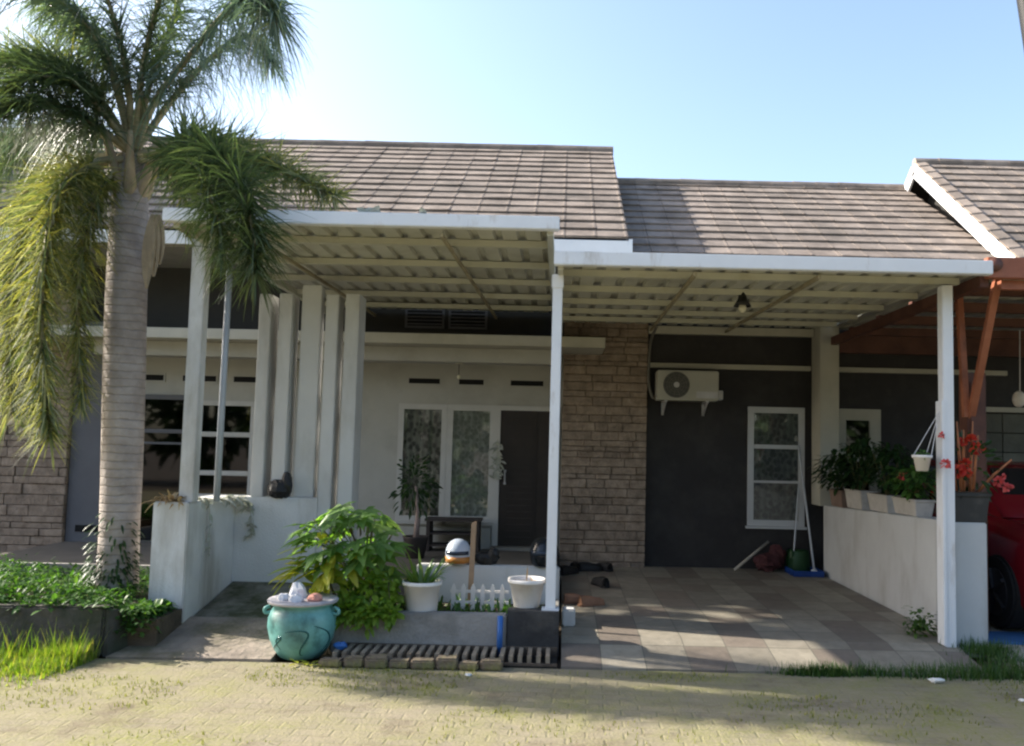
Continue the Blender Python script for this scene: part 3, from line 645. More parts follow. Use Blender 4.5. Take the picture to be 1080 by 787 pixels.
# ------------------------------------------------------------------ low walls, planter, kerb
lw = thing('half_wall', (-3.1, 6.8, .1), 'stained white half wall turning a corner under the white slats beside the ramp', 'low wall')
MB().box(-3.22, -2.94, 6.80, 7.10, 0, 1.065).build('end_pillar', 'whiteold', lw, bevel=.01)
MB().box(-3.215, -2.945, 7.10, 7.80, 0, 1.058).build('side_wall', 'whiteold', lw, bevel=.008)
MB().box(-3.215, -2.20, 7.80, 7.925, 0, 1.06).build('back_wall', 'whiteold', lw, bevel=.008)
sc = thing('slat_screen', (-2.4, 7.8, 1.06), 'row of five tall white slats standing on the half wall before the porch', 'screen')
for a, b, z0, z1, dp in ((-2.82, -2.71, 1.06, 2.92, .22), (-2.635, -2.515, 1.06, 2.93, .22), (-2.44, -2.26, 1.06, 3.02, .12), (-2.205, -2.09, .30, 2.93, .22), (-2.025, -1.895, .30, 2.94, .26)):
    y0 = 7.80 if dp != .12 else 7.84
    if False: MB().prism([(y0, z0), (7.925, z0), (7.925, z0-.0), (y0+dp, z0), (y0+dp, z1), (y0, z1)][0:1]+[(y0+dp, z0), (y0+dp, z1), (y0, z1)], a, b).build('slat', 'white', sc, bevel=.006)
    else: B(a, b, y0, y0+dp, z0, z1).build('slat', 'white', sc, bevel=.006)
bw = thing('boundary_wall', (3.2, 6.8, .1), 'white side wall of the driveway with potted plants along its top', 'low wall')
MB().hexa([(3.10, 7.1, 0), (3.36, 7.1, 0), (3.30, 10.2, 0), (3.12, 10.2, 0), (3.10, 7.1, 1.04), (3.36, 7.1, 1.04), (3.30, 10.2, .955), (3.12, 10.2, .955)]).build('wall', 'white', bw, bevel=.008)
B(3.095, 3.375, 6.80, 7.10, 0, 1.045).build('end_pillar', 'white', bw, bevel=.01)
ow = MB().box(-1.2, .005, 7.28, 7.38, 0, .56); k = len(ow.v)
tag(ow.build('low_wall', 'white', bevel=.012, base=(-.6, 7.33, 0)), 'low white wall behind the planter with two helmets standing on it', 'low wall')
kb = thing('kerb_wall', (-6, 6.28, 0), 'dark damp concrete kerb holding up the weedy garden bed', 'kerb')
MB().hexa([(-12, 6.20, 0), (-3.25, 6.20, 0), (-3.25, 6.36, 0), (-12, 6.36, 0), (-12, 6.22, .345), (-3.25, 6.22, .345), (-3.25, 6.36, .345), (-12, 6.36, .345)]).build('kerb', 'concretedark', kb, bevel=.015)
MB().hexa([(-3.245, 6.22, 0), (-3.21, 6.22, 0), (-2.95, 6.79, 0), (-3.245, 6.79, 0), (-3.245, 6.24, .33), (-3.23, 6.24, .32), (-2.96, 6.785, .24), (-3.245, 6.785, .27)]).build('kerb_return', 'concretedark', kb)
pb = thing('planter_box', (-.85, 6.55, 0), 'grey concrete planter box with a black right panel behind the drain grate', 'planter')
MB().box(-1.70, -.385, 6.50, 6.62, 0, .30).build('front_wall', 'concrete', pb, bevel=.01)
MB().box(-.38, .01, 6.49, 6.66, 0, .335).build('black_panel', 'blackpaint', pb, bevel=.006)
MB().box(-1.70, -1.60, 6.62, 7.27, 0, .295).build('side_wall', 'concrete', pb, bevel=.008); MB().box(-.08, .01, 6.66, 7.27, 0, .30).build('side_wall', 'concrete', pb, bevel=.008)
B(-1.60, -.08, 6.62, 7.27, 0, .25).build('soil', 'earth', pb)
MB().tube([(-.43, 6.475, .0), (-.43, 6.475, .30)], .022, 10).build('drain_pipe', 'bluepipe', pb, smooth=True)
gt = thing('drain_grate', (-.8, 6.33, 0), 'rusty iron drain grate running along the foot of the planter', 'grate')
B(-1.62, .0, 6.185, 6.485, -.02, .012).build('pit', 'drain', gt)
gm = MB(); x = -1.60
while x < -.03: gm.box(x, x+.030, 6.20, 6.478, .012, .075); x += .066
gm.build('bars', 'gratebar', gt)
MB().box(-1.62, .0, 6.178, 6.199, .012, .03).box(-1.62, .0, 6.479, 6.492, .012, .078).build('rails', 'grate', gt)
x = -1.66; i = 0; PBL = 'old mossy paving block lying in the row before the drain grate'
while x < -.42:
    L = (.17, .15, .165, .155, .175, .16, .15, .165)[i % 8]; h = .052+.011*(i % 3)+.006*(i % 2)
    o = MB().box(x, x+L-.008, 6.05+.01*(i % 2), 6.165+.008*(i % 3), 0, h).build('paving_block', 'paverblock', bevel=.012, base=(x+L/2, 6.1, 0))
    o.rotation_euler = (R(rnd(-4, 4)), 0, R(rnd(-7, 7))); tag(o, PBL, 'paving block', 'blocks lined up along the drain'); x += L; i += 1

# ------------------------------------------------------------------ pots in front
pt = thing('glazed_pot', (-1.87, 6.36, 0), 'big round turquoise glazed pot with ear handles, filled with rubble', 'pot')
prof = [(.13, 0), (.155, .012), (.19, .06), (.225, .14), (.243, .22), (.24, .29), (.222, .34), (.205, .362), (.215, .378), (.243, .392), (.245, .405), (.228, .408), (.19, .385), (.17, .36)]
MB().lathe(prof, (-1.87, 6.36, 0), 40).build('body', 'turq', pt, smooth=True)
MB().lathe([(.205, .386), (.247, .396), (.252, .41), (.245, .42), (.215, .414)], (-1.87, 6.36, 0), 40).build('rim', 'rimgrey', pt, smooth=True)
for s in (-1, 1): MB().tube(spline([(-1.87+s*.225, 6.34, .32), (-1.87+s*.262, 6.33, .315), (-1.87+s*.268, 6.33, .345), (-1.87+s*.235, 6.34, .362)], 5), .013, 8).build('ear', 'turq', pt, smooth=True)
MB().lathe([(.01, .33), (.19, .335), (.19, .392), (.01, .40)], (-1.87, 6.36, 0), 24).build('fill', 'rimgrey', pt)
sw = MB()                                    # dark swirl painted on the glaze
for q in range(3):
    pts = []
    for k in range(26):
        t = k/25; a = R(-150+q*48)+.9*t+.35*sin(5*t); z = .07+.05*q+.11*sin(3.0*t+q*1.1)
        z = min(max(z, .05), .3)
        for (r0, z0), (r1, z1) in zip(prof, prof[1:]):
            if z0 <= z <= z1: rr = r0+(r1-r0)*(z-z0)/max(z1-z0, 1e-4)
        pts.append((-1.87+(rr-.002)*cos(a), 6.36+(rr-.002)*sin(a), z))
    sw.tube(pts, [.003+.005*sin(pi*k/25) for k in range(26)], 6)
M['swirl'] = mat('dark_swirl_glaze', (.012, .085, .085), .2, .2, 6); sw.build('swirl', 'swirl', pt, smooth=True)
for (x, y, r, mt, lb) in ((-1.995, 6.30, .045, 'palestone', 'pale grey rubble lump at the left of the turquoise pot'), (-1.89, 6.25, .05, 'palestone', 'whitish rubble lump at the middle of the turquoise pot'), (-1.77, 6.29, .052, 'pink', 'pinkish brick lump on the right of the turquoise pot'), (-1.93, 6.42, .06, 'palestone', 'tall grey stone at the back of the turquoise pot')):
    z = .392
    tag(MB().blob((x, y, z+r*.72), (r*1.1, r, r*.8 if y < 6.4 else r*1.5), int(x*-1000), 9, 6, .16).build('rubble_lump', mt, base=(x, y, z)), lb, 'stone', 'rubble in the turquoise pot')
def bucket(x, y, z, r0, r1, h, label, m='plasticwhite', rimw=.012, cat='pot', group=None, soil='drysoil', name='flower_pot', sy=1):
    t = thing(name, (x, y, z), label, cat, group)
    MB().lathe([(r0, 0), (r0+.004, .01), (r1-.012, h-.035), (r1, h-.033), (r1+.004, h-.02), (r1+.002, h), (r1-rimw, h), (r1-rimw-.01, h-.035), (r1-rimw-.012, h-.05)], (x, y, z), 30, 1, sy).build('body', m, t, smooth=True)
    MB().lathe([(.002, h-.06), (r1-rimw-.008, h-.06), (r1-rimw-.012, h-.035), (.002, h-.03)], (x, y, z), 20, 1, sy).build('soil', soil, t)
    return t
bucket(-1.055, 6.69, .25, .115, .15, .265, 'white plastic bucket pot holding green strap leaves on the planter', group='white bucket pots on the planter')
bucket(-.245, 6.69, .25 if False else .335, .095, .145, .215, 'white bucket pot of dry soil beside the slim middle post', group='white bucket pots on the planter')

# picket fence and stake
pf = thing('picket_fence', (-.64, 6.95, .25), 'tiny white picket fence standing in the planter between two white pots', 'fence')
x = -.86
while x < -.41:
    MB().prismz([(x, 6.945), (x+.035, 6.945), (x+.035, 6.957), (x, 6.957)], .25, .425).hexa([(x, 6.945, .425), (x+.035, 6.945, .425), (x+.035, 6.957, .425), (x, 6.957, .425), (x+.014, 6.945, .455), (x+.021, 6.945, .455), (x+.021, 6.957, .455), (x+.014, 6.957, .455)]).build('picket', 'plasticwhite', pf); x += .078
for z in (.30, .385): MB().box(-.87, -.40, 6.958, 6.968, z, z+.022).build('rail', 'plasticwhite', pf)
tag(MB().hexa([(-.745, 7.09, .25), (-.705, 7.09, .25), (-.705, 7.12, .25), (-.745, 7.12, .25), (-.73, 7.09, .93), (-.688, 7.09, .94), (-.688, 7.12, .94), (-.73, 7.12, .92)]).build('wooden_stake', 'wood', base=(-.725, 7.105, .25)), 'weathered wooden stake standing upright behind the picket fence', 'stake')

# ------------------------------------------------------------------ plants
def lobed_leaf(m, c, d, nrm, size, lobes=7, wid=.30):
    d = V(d).normalized(); nrm = V(nrm); s = d.cross(nrm).normalized(); up = s.cross(d)
    for i in range(lobes):
        a = (i-(lobes-1)/2)/(lobes-1)*R(235); L = size*(1-.34*abs(a)/R(118))*rnd(.92, 1.08)
        dd = (d*cos(a)+s*sin(a)+up*rnd(-.06, .06)).normalized()
        m.leaf(V(c)-d*size*.06, dd, up, L, L*wid*1.35, rnd(.1, .28), 4, .18, lambda t: max(.03, sin(pi*min(1, .16+t*.84))**.9*(1-.25*(int(t*4) % 2))))
sh = thing('leafy_shrub', (-1.62, 6.95, .25), 'lush green shrub with large lobed leaves at the left end of the planter', 'shrub')
lm = MB(); st = MB(); C0 = V((-1.55, 6.95, .25))
for k in range(11):
    a = k*2.4; top = V((-1.62+.36*cos(a)*rnd(.2, 1), 6.92+.28*sin(a)*rnd(.2, 1), rnd(.7, .98)))
    st.tube(spline([C0+V((rnd(-.1, .1), rnd(-.1, .1), -.01)), C0.lerp(top, .55)+V((0, 0, .08)), top], 5), [.014-.009*i/10 for i in range(11)], 6)
cnt = 0
while cnt < 54:
    u = rdir(.25); p = V((-1.70, 6.86, .72))+V((u.x*.52, u.y*.40, u.z*.38))*rnd(.62, 1)
    if p.z < .52 or p.x > (-1.25 if p.z > .72 else -1.36) or (p.y < 6.75 and p.z < .62): continue
    cnt += 1; d = V((u.x*.8, u.y*.8-.25, -.12+rnd(-.3, .25))).normalized(); n = (V((-.45, -.25, 1))+u*.35).normalized()
    s = rnd(.15, .235); lobed_leaf(lm, p, d, n, s)
    q = V((-1.58, 6.93, .55)).lerp(p, .55)+V((0, 0, .05)); st.tube([q, (q+p)/2+V((0, 0, .02)), p], [.005, .004, .003], 5)
st.build('stems', 'stem', sh, smooth=True); lm.build('leaves', 'lobed', sh)
cr = thing('variegated_plant', (-1.78, 6.70, .25), 'yellow-green broad-leaved plant under the lobed shrub, above the turquoise pot', 'plant')
cm = MB(); cs = MB(); cs.tube([(-1.66, 6.74, .24), (-1.74, 6.68, .42), (-1.82, 6.62, .62)], [.013, .01, .006], 6)
for k in range(64):
    u = rdir(.1); p = V((-1.84, 6.62, .60))+V((u.x*.26, u.y*.14, u.z*.2))*rnd(.3, 1)
    cm.leaf(p, V((u.x-.2, u.y-.3, rnd(-.5, .3))), V((-.6, -.35, 1))+u*.35, rnd(.12, .21), rnd(.05, .085), rnd(.1, .5), 4, .2)
for k in range(4):        # a few long pale leaves reaching left
    cm.leaf((-1.98, 6.62, .60), V((-1, -.1, .1-.28*k)), (0, -.3, 1), rnd(.2, .3), .055, .35, 5, .2)
cs.build('stems', 'stem', cr, smooth=True); cm.build('leaves', 'croton', cr)
vn = thing('trailing_vine', (-1.36, 6.60, .30), 'light green vine spilling over the front of the grey planter', 'plant')
vm = MB(); vs = MB()
for k in range(9):
    x = -1.60+.045*k; L = rnd(.1, .2) if k in (3, 4) else rnd(-.05, .02)
    pts = spline([(x, 6.72, .24), (x+rnd(-.03, .03), 6.62, rnd(.38, .55)), (x+rnd(-.05, .05), 6.47, .32), (x+rnd(-.05, .05), 6.455, .30-L*.6)], 6); vs.tube(pts, .004, 5)
    for p in pts[2:]:
        for _ in range(4): u = rdir(.1); vm.leaf(p+u*.03, V((u.x, u.y-.4, u.z)), V((0, -.6, .8))+u*.4, rnd(.05, .10), rnd(.03, .05), .2, 3, .2)
for k in range(30):
    u = rdir(.2); p = V((-1.52+u.x*.17, 6.68+u.y*.1, .50+u.z*.13)); vm.leaf(p, V((u.x, u.y-.3, rnd(-.4, .6))), V((-.5, -.4, 1))+u*.4, rnd(.08, .15), rnd(.03, .05), rnd(0, .4), 3, .2)
vs.build('stems', 'stem', vn, smooth=True); vm.build('leaves', 'vine', vn)
sp = MB()
for k in range(46):
    a = rnd(0, 2*pi); d = V((cos(a)*.55, sin(a)*.55, rnd(.5, 1.3))); sp.leaf((-1.055+.06*cos(a), 6.69+.06*sin(a), .478), d, (cos(a), sin(a), .8), rnd(.22, .44), rnd(.02, .036), rnd(.2, .7), 5, .3, lambda t: max(.05, 1-t**2))
tag(sp.build('strap_leaf_plant', 'strap', base=(-1.055, 6.69, .48)), 'spiky green strap-leaf plant growing in the left white bucket pot', 'plant')
sp = MB()
for k in range(26):
    a = rnd(0, 6.28); sp.leaf((-.245+rnd(-.08, .08), 6.69+rnd(-.08, .08), .515), V((cos(a), sin(a), rnd(.0, 1.0))), (0, 0, 1), rnd(.04, .10), .008, .2, 3, .3)
sp.leaf((-.25, 6.69, .515), (.05, 0, 1), (0, 1, 0), .13, .012, 0, 3)
tag(sp.build('dry_stalks', 'drystraw', base=(-.245, 6.69, .515)), 'withered straw stalks in the white pot beside the middle post', 'plant')
fw = MB()
for k in range(420):        # small plants filling the bed behind the pots
    x = rnd(-1.55, -.12); y = rnd(6.66, 7.2); h = .25+abs(random.gauss(0, .05)); u = rdir(.6)
    fw.leaf((x, y, .245), V((u.x*.6, u.y*.6, 1)), u, rnd(.05, .16), rnd(.014, .03), rnd(.1, .6), 3, .2)
tag(fw.build('planter_weeds', 'weed'), 'low weeds covering the soil of the planter', 'weeds', kind='stuff')

# weeds of the garden bed
wd = MB()
def sprig(m, p, h, n, L, W, lean=.5):
    for _ in range(n):
        u = rdir(.3); q = V(p)+V((u.x*h*.35, u.y*h*.35, rnd(.15, 1)*h)); m.leaf(q, V((u.x, u.y-.15, u.z*.6+.1)), V((0, 0, 1))+u*.5, L*rnd(.6, 1.2), W*rnd(.7, 1.2), rnd(.1, .5), 3, .2)
for k in range(3000):
    x = rnd(-7.2, -3.28); y = 6.38+rnd(0, 1)**1.3*2.6; z = .30 if y < 7.9 else 0
    if y > 7.88: continue
    hh = (.10+.16*(.5+.5*sin(x*2.1+y*1.7)*sin(x*.9-1)))*rnd(.7, 1.2); sprig(wd, (x, y, z-.02), hh, 6, .062, .026)
for k in range(170): sprig(wd, (rnd(-7, -3.2), 6.27+rnd(-.06, .08), .31), rnd(.03, .12), 4, .07, .035)
for k in range(80): sprig(wd, (rnd(-3.27, -2.98), rnd(6.28, 6.5), rnd(.1, .3)), .07, 5, .06, .03)
for k in range(90): sprig(wd, (rnd(-3.25, -3.0), rnd(6.4, 6.74), .24), .06, 6, .07, .04)
tag(wd.build('bed_weeds', 'weed'), 'thick green weeds filling the raised garden bed under the palm', 'weeds', kind='stuff')
gr = MB()
def blade(m, x, y, z, h, w_=.007):
    a = rnd(0, 6.28); m.leaf((x, y, z), V((cos(a)*.35, sin(a)*.35, 1)), (cos(a), sin(a), 0), h, w_, rnd(.05, .4), 3, .2, lambda t: max(.06, 1-t*.95))
for k in range(24000):
    x = -3.3-abs(random.gauss(0, 1.0)) if k % 3 else rnd(-5.5, -3.25); y = 6.19-abs(random.gauss(0, .24)); 
    if sin(x*5.3)+sin(x*11+1) < -1.5: continue
    blade(gr, x, y, 0, (rnd(.05, .24)*(.7+.3*sin(x*3.1+2*sin(y*7))) if k % 24 else rnd(.15, .34))*(1 if y > 5.95 else .5), rnd(.005, .010))
tag(gr.build('sunny_grass', 'grass'), 'bright yellow-green grass growing along the dark kerb at the road edge', 'grass', kind='stuff')
g2 = MB()
for k in range(4600):
    c = random.choice(((2.1, 6.19, .25, .03), (2.75, 6.2, .25, .05), (3.1, 6.22, .22, .06), (3.35, 6.45, .16, .16), (3.28, 6.65, .1, .07), (3.9, 6.2, .4, .05), (1.85, 6.15, .12, .02)))
    x = random.gauss(c[0], c[2]); y = random.gauss(c[1], c[3]); 
    if 3.08 < x < 3.40 and y > 6.78: continue
    z = 0 if y < 6.19 else min(.09, (y-6.19)*.16); blade(g2, x, y, z, rnd(.03, .13), .007)
for k in range(36): sprig(g2, (random.gauss(2.93, .05), random.gauss(7.0, .05), .115), rnd(.05, .24), 4, .06, .035)
tag(g2.build('kerb_grass', 'grassdim'), 'patchy green grass and weeds along the driveway edge by the right post', 'grass', kind='stuff')
g3 = MB()
for k in range(3200):
    x = rnd(-4.5, 4); y = 6.1-abs(random.gauss(0, .8)); 
    if y < 3.8 or noise is None: continue
    if sin(x*2.7+y*3)+sin(x*1.1-y*4.1+2) < .2: continue
    for _ in range(3): blade(g3, x+rnd(-.05, .05), y+rnd(-.04, .04), 0, rnd(.010, .04), .007)
tag(g3.build('road_weeds', 'mossweed'), 'tiny weeds sprouting between the mossy road pavers', 'weeds', kind='stuff')

# ------------------------------------------------------------------ palm
pm = thing('palm_tree', (-3.62, 7.0, .3), 'foxtail palm with a ringed grey trunk in front of the left house', 'palm tree')
tp = [at(124, 612, 7), at(126, 560, 7), at(129, 480, 7), at(131, 400, 7), at(133, 320, 7), at(136, 250, 7), at(139, 195, 7), at(141, 165, 7)]
tp[0].z = .26
trp = spline(tp, 6); n_ = len(trp)
def trr(t): return .19-.10*t if t < .15 else (.175+.012*sin(pi*(t-.15)/.6) if t < .75 else .175-.075*(t-.75)/.25)
MB().tube(trp, [max(.07, .86*trr(i/(n_-1))*(1.12 if i == 0 else 1)) for i in range(n_)], 20).build('trunk', 'palmbark', pm, smooth=True)
CRN = trp[-1]
shm = MB()
for k in range(7):
    a = k*.95+.3; q = CRN+V((0, 0, -.14)); d = V((cos(a)*.16, sin(a)*.16, 0))
    shm.tube(spline([q+d*.4+V((0, 0, -.25)), q+d*.95, q+d*1.5+V((0, 0, .28))], 4), [.05, .06, .055, .045, .04, .035, .03, .025, .02], 7)
shm.build('crownshaft', 'sheath', pm, smooth=True)
FR = [   # rachis points (photo px, depth), leaflet length, droop, material, leaflets
    ([(141, 160, 7), (165, 105, 6.9), (211, 45, 6.7), (248, 2, 6.5), (275, -8, 6.35), (292, 25, 6.25)], .46, .75, 'frondblue', 430),
    ([(143, 158, 7), (190, 95, 7.1), (235, 50, 7.2), (265, 38, 7.3), (288, 68, 7.4)], .42, .6, 'frondblue', 300),
    ([(143, 165, 7), (185, 150, 6.7), (225, 160, 6.4), (252, 195, 6.2), (266, 240, 6.05), (270, 290, 6.0)], .46, .25, 'frond', 560),
    ([(143, 165, 7), (200, 150, 6.9), (250, 160, 6.7), (300, 180, 6.6), (355, 208, 6.5)], .36, .25, 'frondyellow', 460),
    ([(143, 165, 7), (180, 160, 6.6), (208, 178, 6.3), (228, 225, 6.1), (236, 275, 6.05)], .34, .4, 'frond', 300),
    ([(139, 162, 7), (105, 135, 6.8), (65, 112, 6.6), (20, 108, 6.4), (-25, 125, 6.3)], .44, .45, 'frond', 620),
    ([(139, 158, 7), (98, 95, 7.1), (55, 65, 7.2), (5, 62, 7.3), (-40, 85, 7.3)], .40, .1, 'frondyellow', 260),
    ([(139, 158, 7), (102, 100, 6.8), (60, 68, 6.7), (10, 62, 6.6), (-40, 80, 6.5)], .38, .2, 'frond', 520),
    ([(139, 160, 7), (112, 60, 6.9), (70, 5, 6.8), (15, -25, 6.7), (-45, -20, 6.6)], .46, .75, 'frondblue', 320),
    ([(141, 158, 7), (132, 70, 6.9), (112, -5, 6.7), (85, -60, 6.5)], .42, .35, 'frondblue', 280),
    ([(142, 158, 7), (152, 65, 6.8), (172, -10, 6.6), (205, -65, 6.4)], .42, .4, 'frond', 300),
    ([(142, 160, 7), (160, 80, 7.2), (180, 30, 7.4), (195, -30, 7.6)], .40, .4, 'frond', 240),
    ([(138, 168, 7), (98, 172, 6.7), (62, 205, 6.4), (45, 290, 6.2), (45, 380, 6.15), (52, 462, 6.15)], .33, .4, 'frondyellow', 760),
    ([(137, 168, 7), (85, 185, 6.8), (35, 230, 6.6), (12, 320, 6.5), (12, 435, 6.5)], .36, .4, 'frondyellow', 700),
    ([(137, 170, 7), (112, 190, 6.8), (92, 240, 6.65), (82, 320, 6.55), (86, 430, 6.5)], .27, .4, 'frondyellow', 620),
    ([(137, 168, 7), (80, 175, 7.1), (25, 205, 7.2), (-25, 280, 7.2), (-45, 370, 7.2)], .34, .5, 'frondyellow', 260),
    ([(138, 165, 7.0), (70, 165, 7.4), (10, 170, 7.7), (-60, 215, 7.9)], .36, .4, 'frond', 240),
    ([(139, 162, 7), (108, 118, 6.75), (72, 84, 6.55), (28, 84, 6.4), (-20, 110, 6.3)], .36, .3, 'frond', 520),
    ([(139, 162, 7), (100, 140, 7.2), (55, 135, 7.4), (5, 150, 7.5), (-40, 185, 7.5)], .36, .5, 'frondblue', 420),
    ([(140, 160, 7), (118, 70, 7.2), (85, 25, 7.4), (40, -5, 7.6)], .40, .5, 'frond', 320),
    ([(137, 168, 7), (95, 178, 6.9), (55, 215, 6.75), (30, 290, 6.7), (28, 370, 6.7), (30, 430, 6.7)], .32, .4, 'frondyellow', 600),
    ([(143, 168, 7), (172, 172, 6.75), (190, 200, 6.6), (198, 250, 6.5)], .22, .5, 'frondyellow', 110),
]
for pts, LL, dr, mt, N in FR:
    sp_ = spline([at(*p) for p in pts], 12); n_ = len(sp_)
    rc = MB().tube(sp_, [.030*(1-.85*i/(n_-1))+.003 for i in range(n_)], 7)
    fo = rc.build('frond', 'rachis', pm, smooth=True); lf = MB(); N = int(N*2.0); LL *= 1.15
    for k in range(N):
        t = .20+.80*(k+rnd(0, 1))/N; f = t*(n_-1.001); i = int(f); p = sp_[i].lerp(sp_[i+1], f-i); tg = (sp_[i+1]-sp_[i]).normalized()
        u = rdir(0); u = (u-tg*u.dot(tg)).normalized(); d = (u*rnd(.7, 1.1)+tg*rnd(-.05, .8)+rdir(0)*.55).normalized()
        Lq = LL*rnd(.45, 1.12)*(.55+.45*sin(pi*min(1, t*.85+.1)))
        lf.leaf(p, d, tg, Lq, rnd(.009, .019), dr*rnd(.2, 1.6), 4, .25, lambda q: max(.08, 1-q**1.6))
    lf.build('leaflets', mt, fo)
dd = MB(); q = at(163, 262, 6.85)
for k in range(3): dd.leaf(q+V((-.03+.025*k, 0, .28)), V((.05*k, -.05, -1)), (0, -1, .1), .62-.1*k, .11, 0, 6, .35)
dd.build('dead_sheath', 'sheath', pm)
ep = MB()
for k in range(260):
    a = rnd(-3.1, .1); z = .35+abs(random.gauss(0, .25)); p = V((-3.6+.165*cos(a), 7.0+.165*sin(a), z)); ep.leaf(p, V((cos(a), sin(a), rnd(-.6, .3))), (0, 0, 1), rnd(.04, .09), .02, .4, 3)
tag(ep.build('trunk_growth', 'darkbush', pm), kind='stuff')

# ------------------------------------------------------------------ things on the left wall
dg = MB()
for k in range(120):
    a = rnd(0, 6.28); dg.leaf((-3.10+rnd(-.07, .07), 6.93-rnd(0, .10), 1.06), V((cos(a)*.7, sin(a)*.7, rnd(.2, 1.2))), (cos(a), sin(a), 0), rnd(.06, .20), rnd(.012, .03), rnd(.2, .9), 4, .25)
tag(dg.build('dry_plant', 'drystraw', base=(-3.10, 6.88, 1.06)), 'dried straw-coloured plant on top of the left wall pillar', 'plant')
def sprigline(pts, name, m, label, n=70, L=.06, W=.022):
    s = spline(pts, 8); mb = MB().tube(s, .004, 5)
    for k in range(n):
        p = random.choice(s); u = rdir(0); mb.leaf(p, u, rdir(0), L*rnd(.5, 1.2), W*rnd(.6, 1.2), .4, 3)
    return tag(mb.build(name, m, base=pts[0]), label, 'plant')
sprigline([(-2.98, 6.98, 1.07), (-2.93, 7.12, 1.075), (-2.925, 7.18, .95), (-2.92, 7.2, .62)], 'hanging_sprig', 'palesprig', 'pale thin sprig hanging down the side of the left half wall', 60, .06, .025)
sprigline([(-2.96, 7.62, 1.07), (-2.90, 7.66, 1.06), (-2.80, 7.74, .98), (-2.78, 7.76, .72)], 'hanging_sprig', 'palesprig', 'drooping pale sprig at the inner corner of the left half wall', 60, .09, .04)
MBs = MB(); 
for k in range(9): MBs.leaf((-3.0+.07*rnd(0, 1), 7.3+.06*k, 1.06), V((1, rnd(-.5, .5), .25)), (0, 0, 1), rnd(.1, .2), .05, .6, 4)
tag(MBs.build('fallen_leaves', 'palesprig', base=(-2.97, 7.5, 1.06)), 'pale dried leaves lying along the top of the left half wall', 'leaves')
tag(MB().blob((-2.56, 7.79, 1.135), (.10, .055, .085), 3, 12, 7, .15).blob((-2.49, 7.80, 1.17), (.055, .045, .12), 4, 10, 6, .15).build('crumpled_bag', 'blackrub', base=(-2.55, 7.8, 1.06)), 'crumpled black bag on the half wall before the slats', 'bag')
# move the bag in front of the slats: the wall top is 12 cm deep there
# ------------------------------------------------------------------ porch things
sk = thing('shoe_rack', (-1.25, 10.45, .30), 'dark low shoe rack under the right porch window', 'rack')
MB().box(-1.60, -1.56, 10.3, 10.6, .30, .66).box(-1.01, -.97, 10.3, 10.6, .30, .66).build('side_panel', 'darkwood', sk)
for z in (.36, .50): B(-1.56, -1.01, 10.31, 10.6, z, z+.02).build('shelf', 'darkwood', sk)
B(-1.62, -.95, 10.28, 10.61, .66, .69).build('top', 'darkwood', sk)
pp = thing('potted_tree', (-1.62, 9.7, .30), 'slender potted tree with grey-pink stem before the left porch window', 'plant')
MB().lathe([(.10, 0), (.14, .22), (.15, .24), (.12, .24), (.11, .20)], (-1.62, 9.7, .30), 20).build('pot', 'darkwood', pp, smooth=True)
MB().tube([(-1.62, 9.7, .48), (-1.60, 9.7, .8), (-1.64, 9.7, 1.1)], [.035, .03, .012], 8).build('stem', 'stemgrey', pp, smooth=True)
lb = MB()
for k in range(220): u = rdir(.1); lb.leaf(V((-1.66, 9.7, 1.12))+V((u.x*.26, u.y*.2, u.z*.36))*rnd(.3, 1), u, rdir(.5), rnd(.05, .1), .03, .3, 3)
lb.build('leaves', 'darkbush', pp)
def helmet(name, x, y, z, r, shell, label, band=None, visor=True):
    t = thing(name, (x, y, z), label, 'helmet'); mb = MB(); prof = [(r*.72, 0), (r*.82, r*.12), (r*.95, r*.45), (r, r*.85), (r*.97, r*1.15), (r*.84, r*1.5), (r*.6, r*1.78), (r*.3, r*1.93), (.004, r*1.97)]
    mb.lathe(prof, (x, y, z), 28, 1, 1.12).build('shell', shell, t, smooth=True)
    if visor:
        vb = MB(); k = 0
        for i in range(13):
            a = R(-150+120*i/12)
            for q, zz in ((1.015, .80), (1.02, 1.08)): vb.v.append(V((x+r*q*cos(a), y+r*q*1.12*sin(a), z+r*zz))); 
            for q, zz in ((.95, .80), (.95, 1.08)): vb.v.append(V((x+r*q*cos(a), y+r*q*1.12*sin(a), z+r*zz)))
        for i in range(12):
            a = 4*i; vb.f += [[a, a+4, a+5, a+1], [a+2, a+3, a+7, a+6], [a+1, a+5, a+7, a+3], [a, a+2, a+6, a+4]]
        vb.build('visor', 'visor', t, smooth=True)
    if band: MB().lathe([(r*.86, r*.13), (r*.97, r*.14), (r*1.015, r*.62), (r*.9, r*.63)], (x, y, z), 28, 1, 1.12).build('band', band, t, smooth=True)
helmet('motorcycle_helmet', -.86, 7.34, .56, .108, 'helm', 'white helmet with an orange lower band and dark visor on the low wall', 'orange')
helmet('motorcycle_helmet', -.13, 7.34, .56, .125, 'blackgloss', 'plain black helmet on the low wall beside the middle post', None)
tag(MB().blob((-.62, 7.34, .61), (.11, .06, .06), 8, 12, 7, .1).blob((-.56, 7.33, .65), (.05, .05, .06), 9, 10, 6, .1).build('rolled_jacket', 'blackrub', base=(-.62, 7.34, .56)), 'rolled black cloth lying between the two helmets', 'cloth')
wr = MB()
for k in range(46): u = rdir(0); p = V((-.80+rnd(-.04, .05), 10.62, 1.45+rnd(-.28, .18))); wr.leaf(p, V((u.x, -.3, u.z)), (0, -1, 0), rnd(.05, .10), .03, .3, 3)
wr.tube([(-.80, 10.64, 1.15), (-.80, 10.645, 1.66)], .006, 5)
tag(wr.build('door_garland', 'palesprig', base=(-.80, 10.65, 1.45)), 'pale leafy garland hanging on the frame left of the dark door', 'garland')

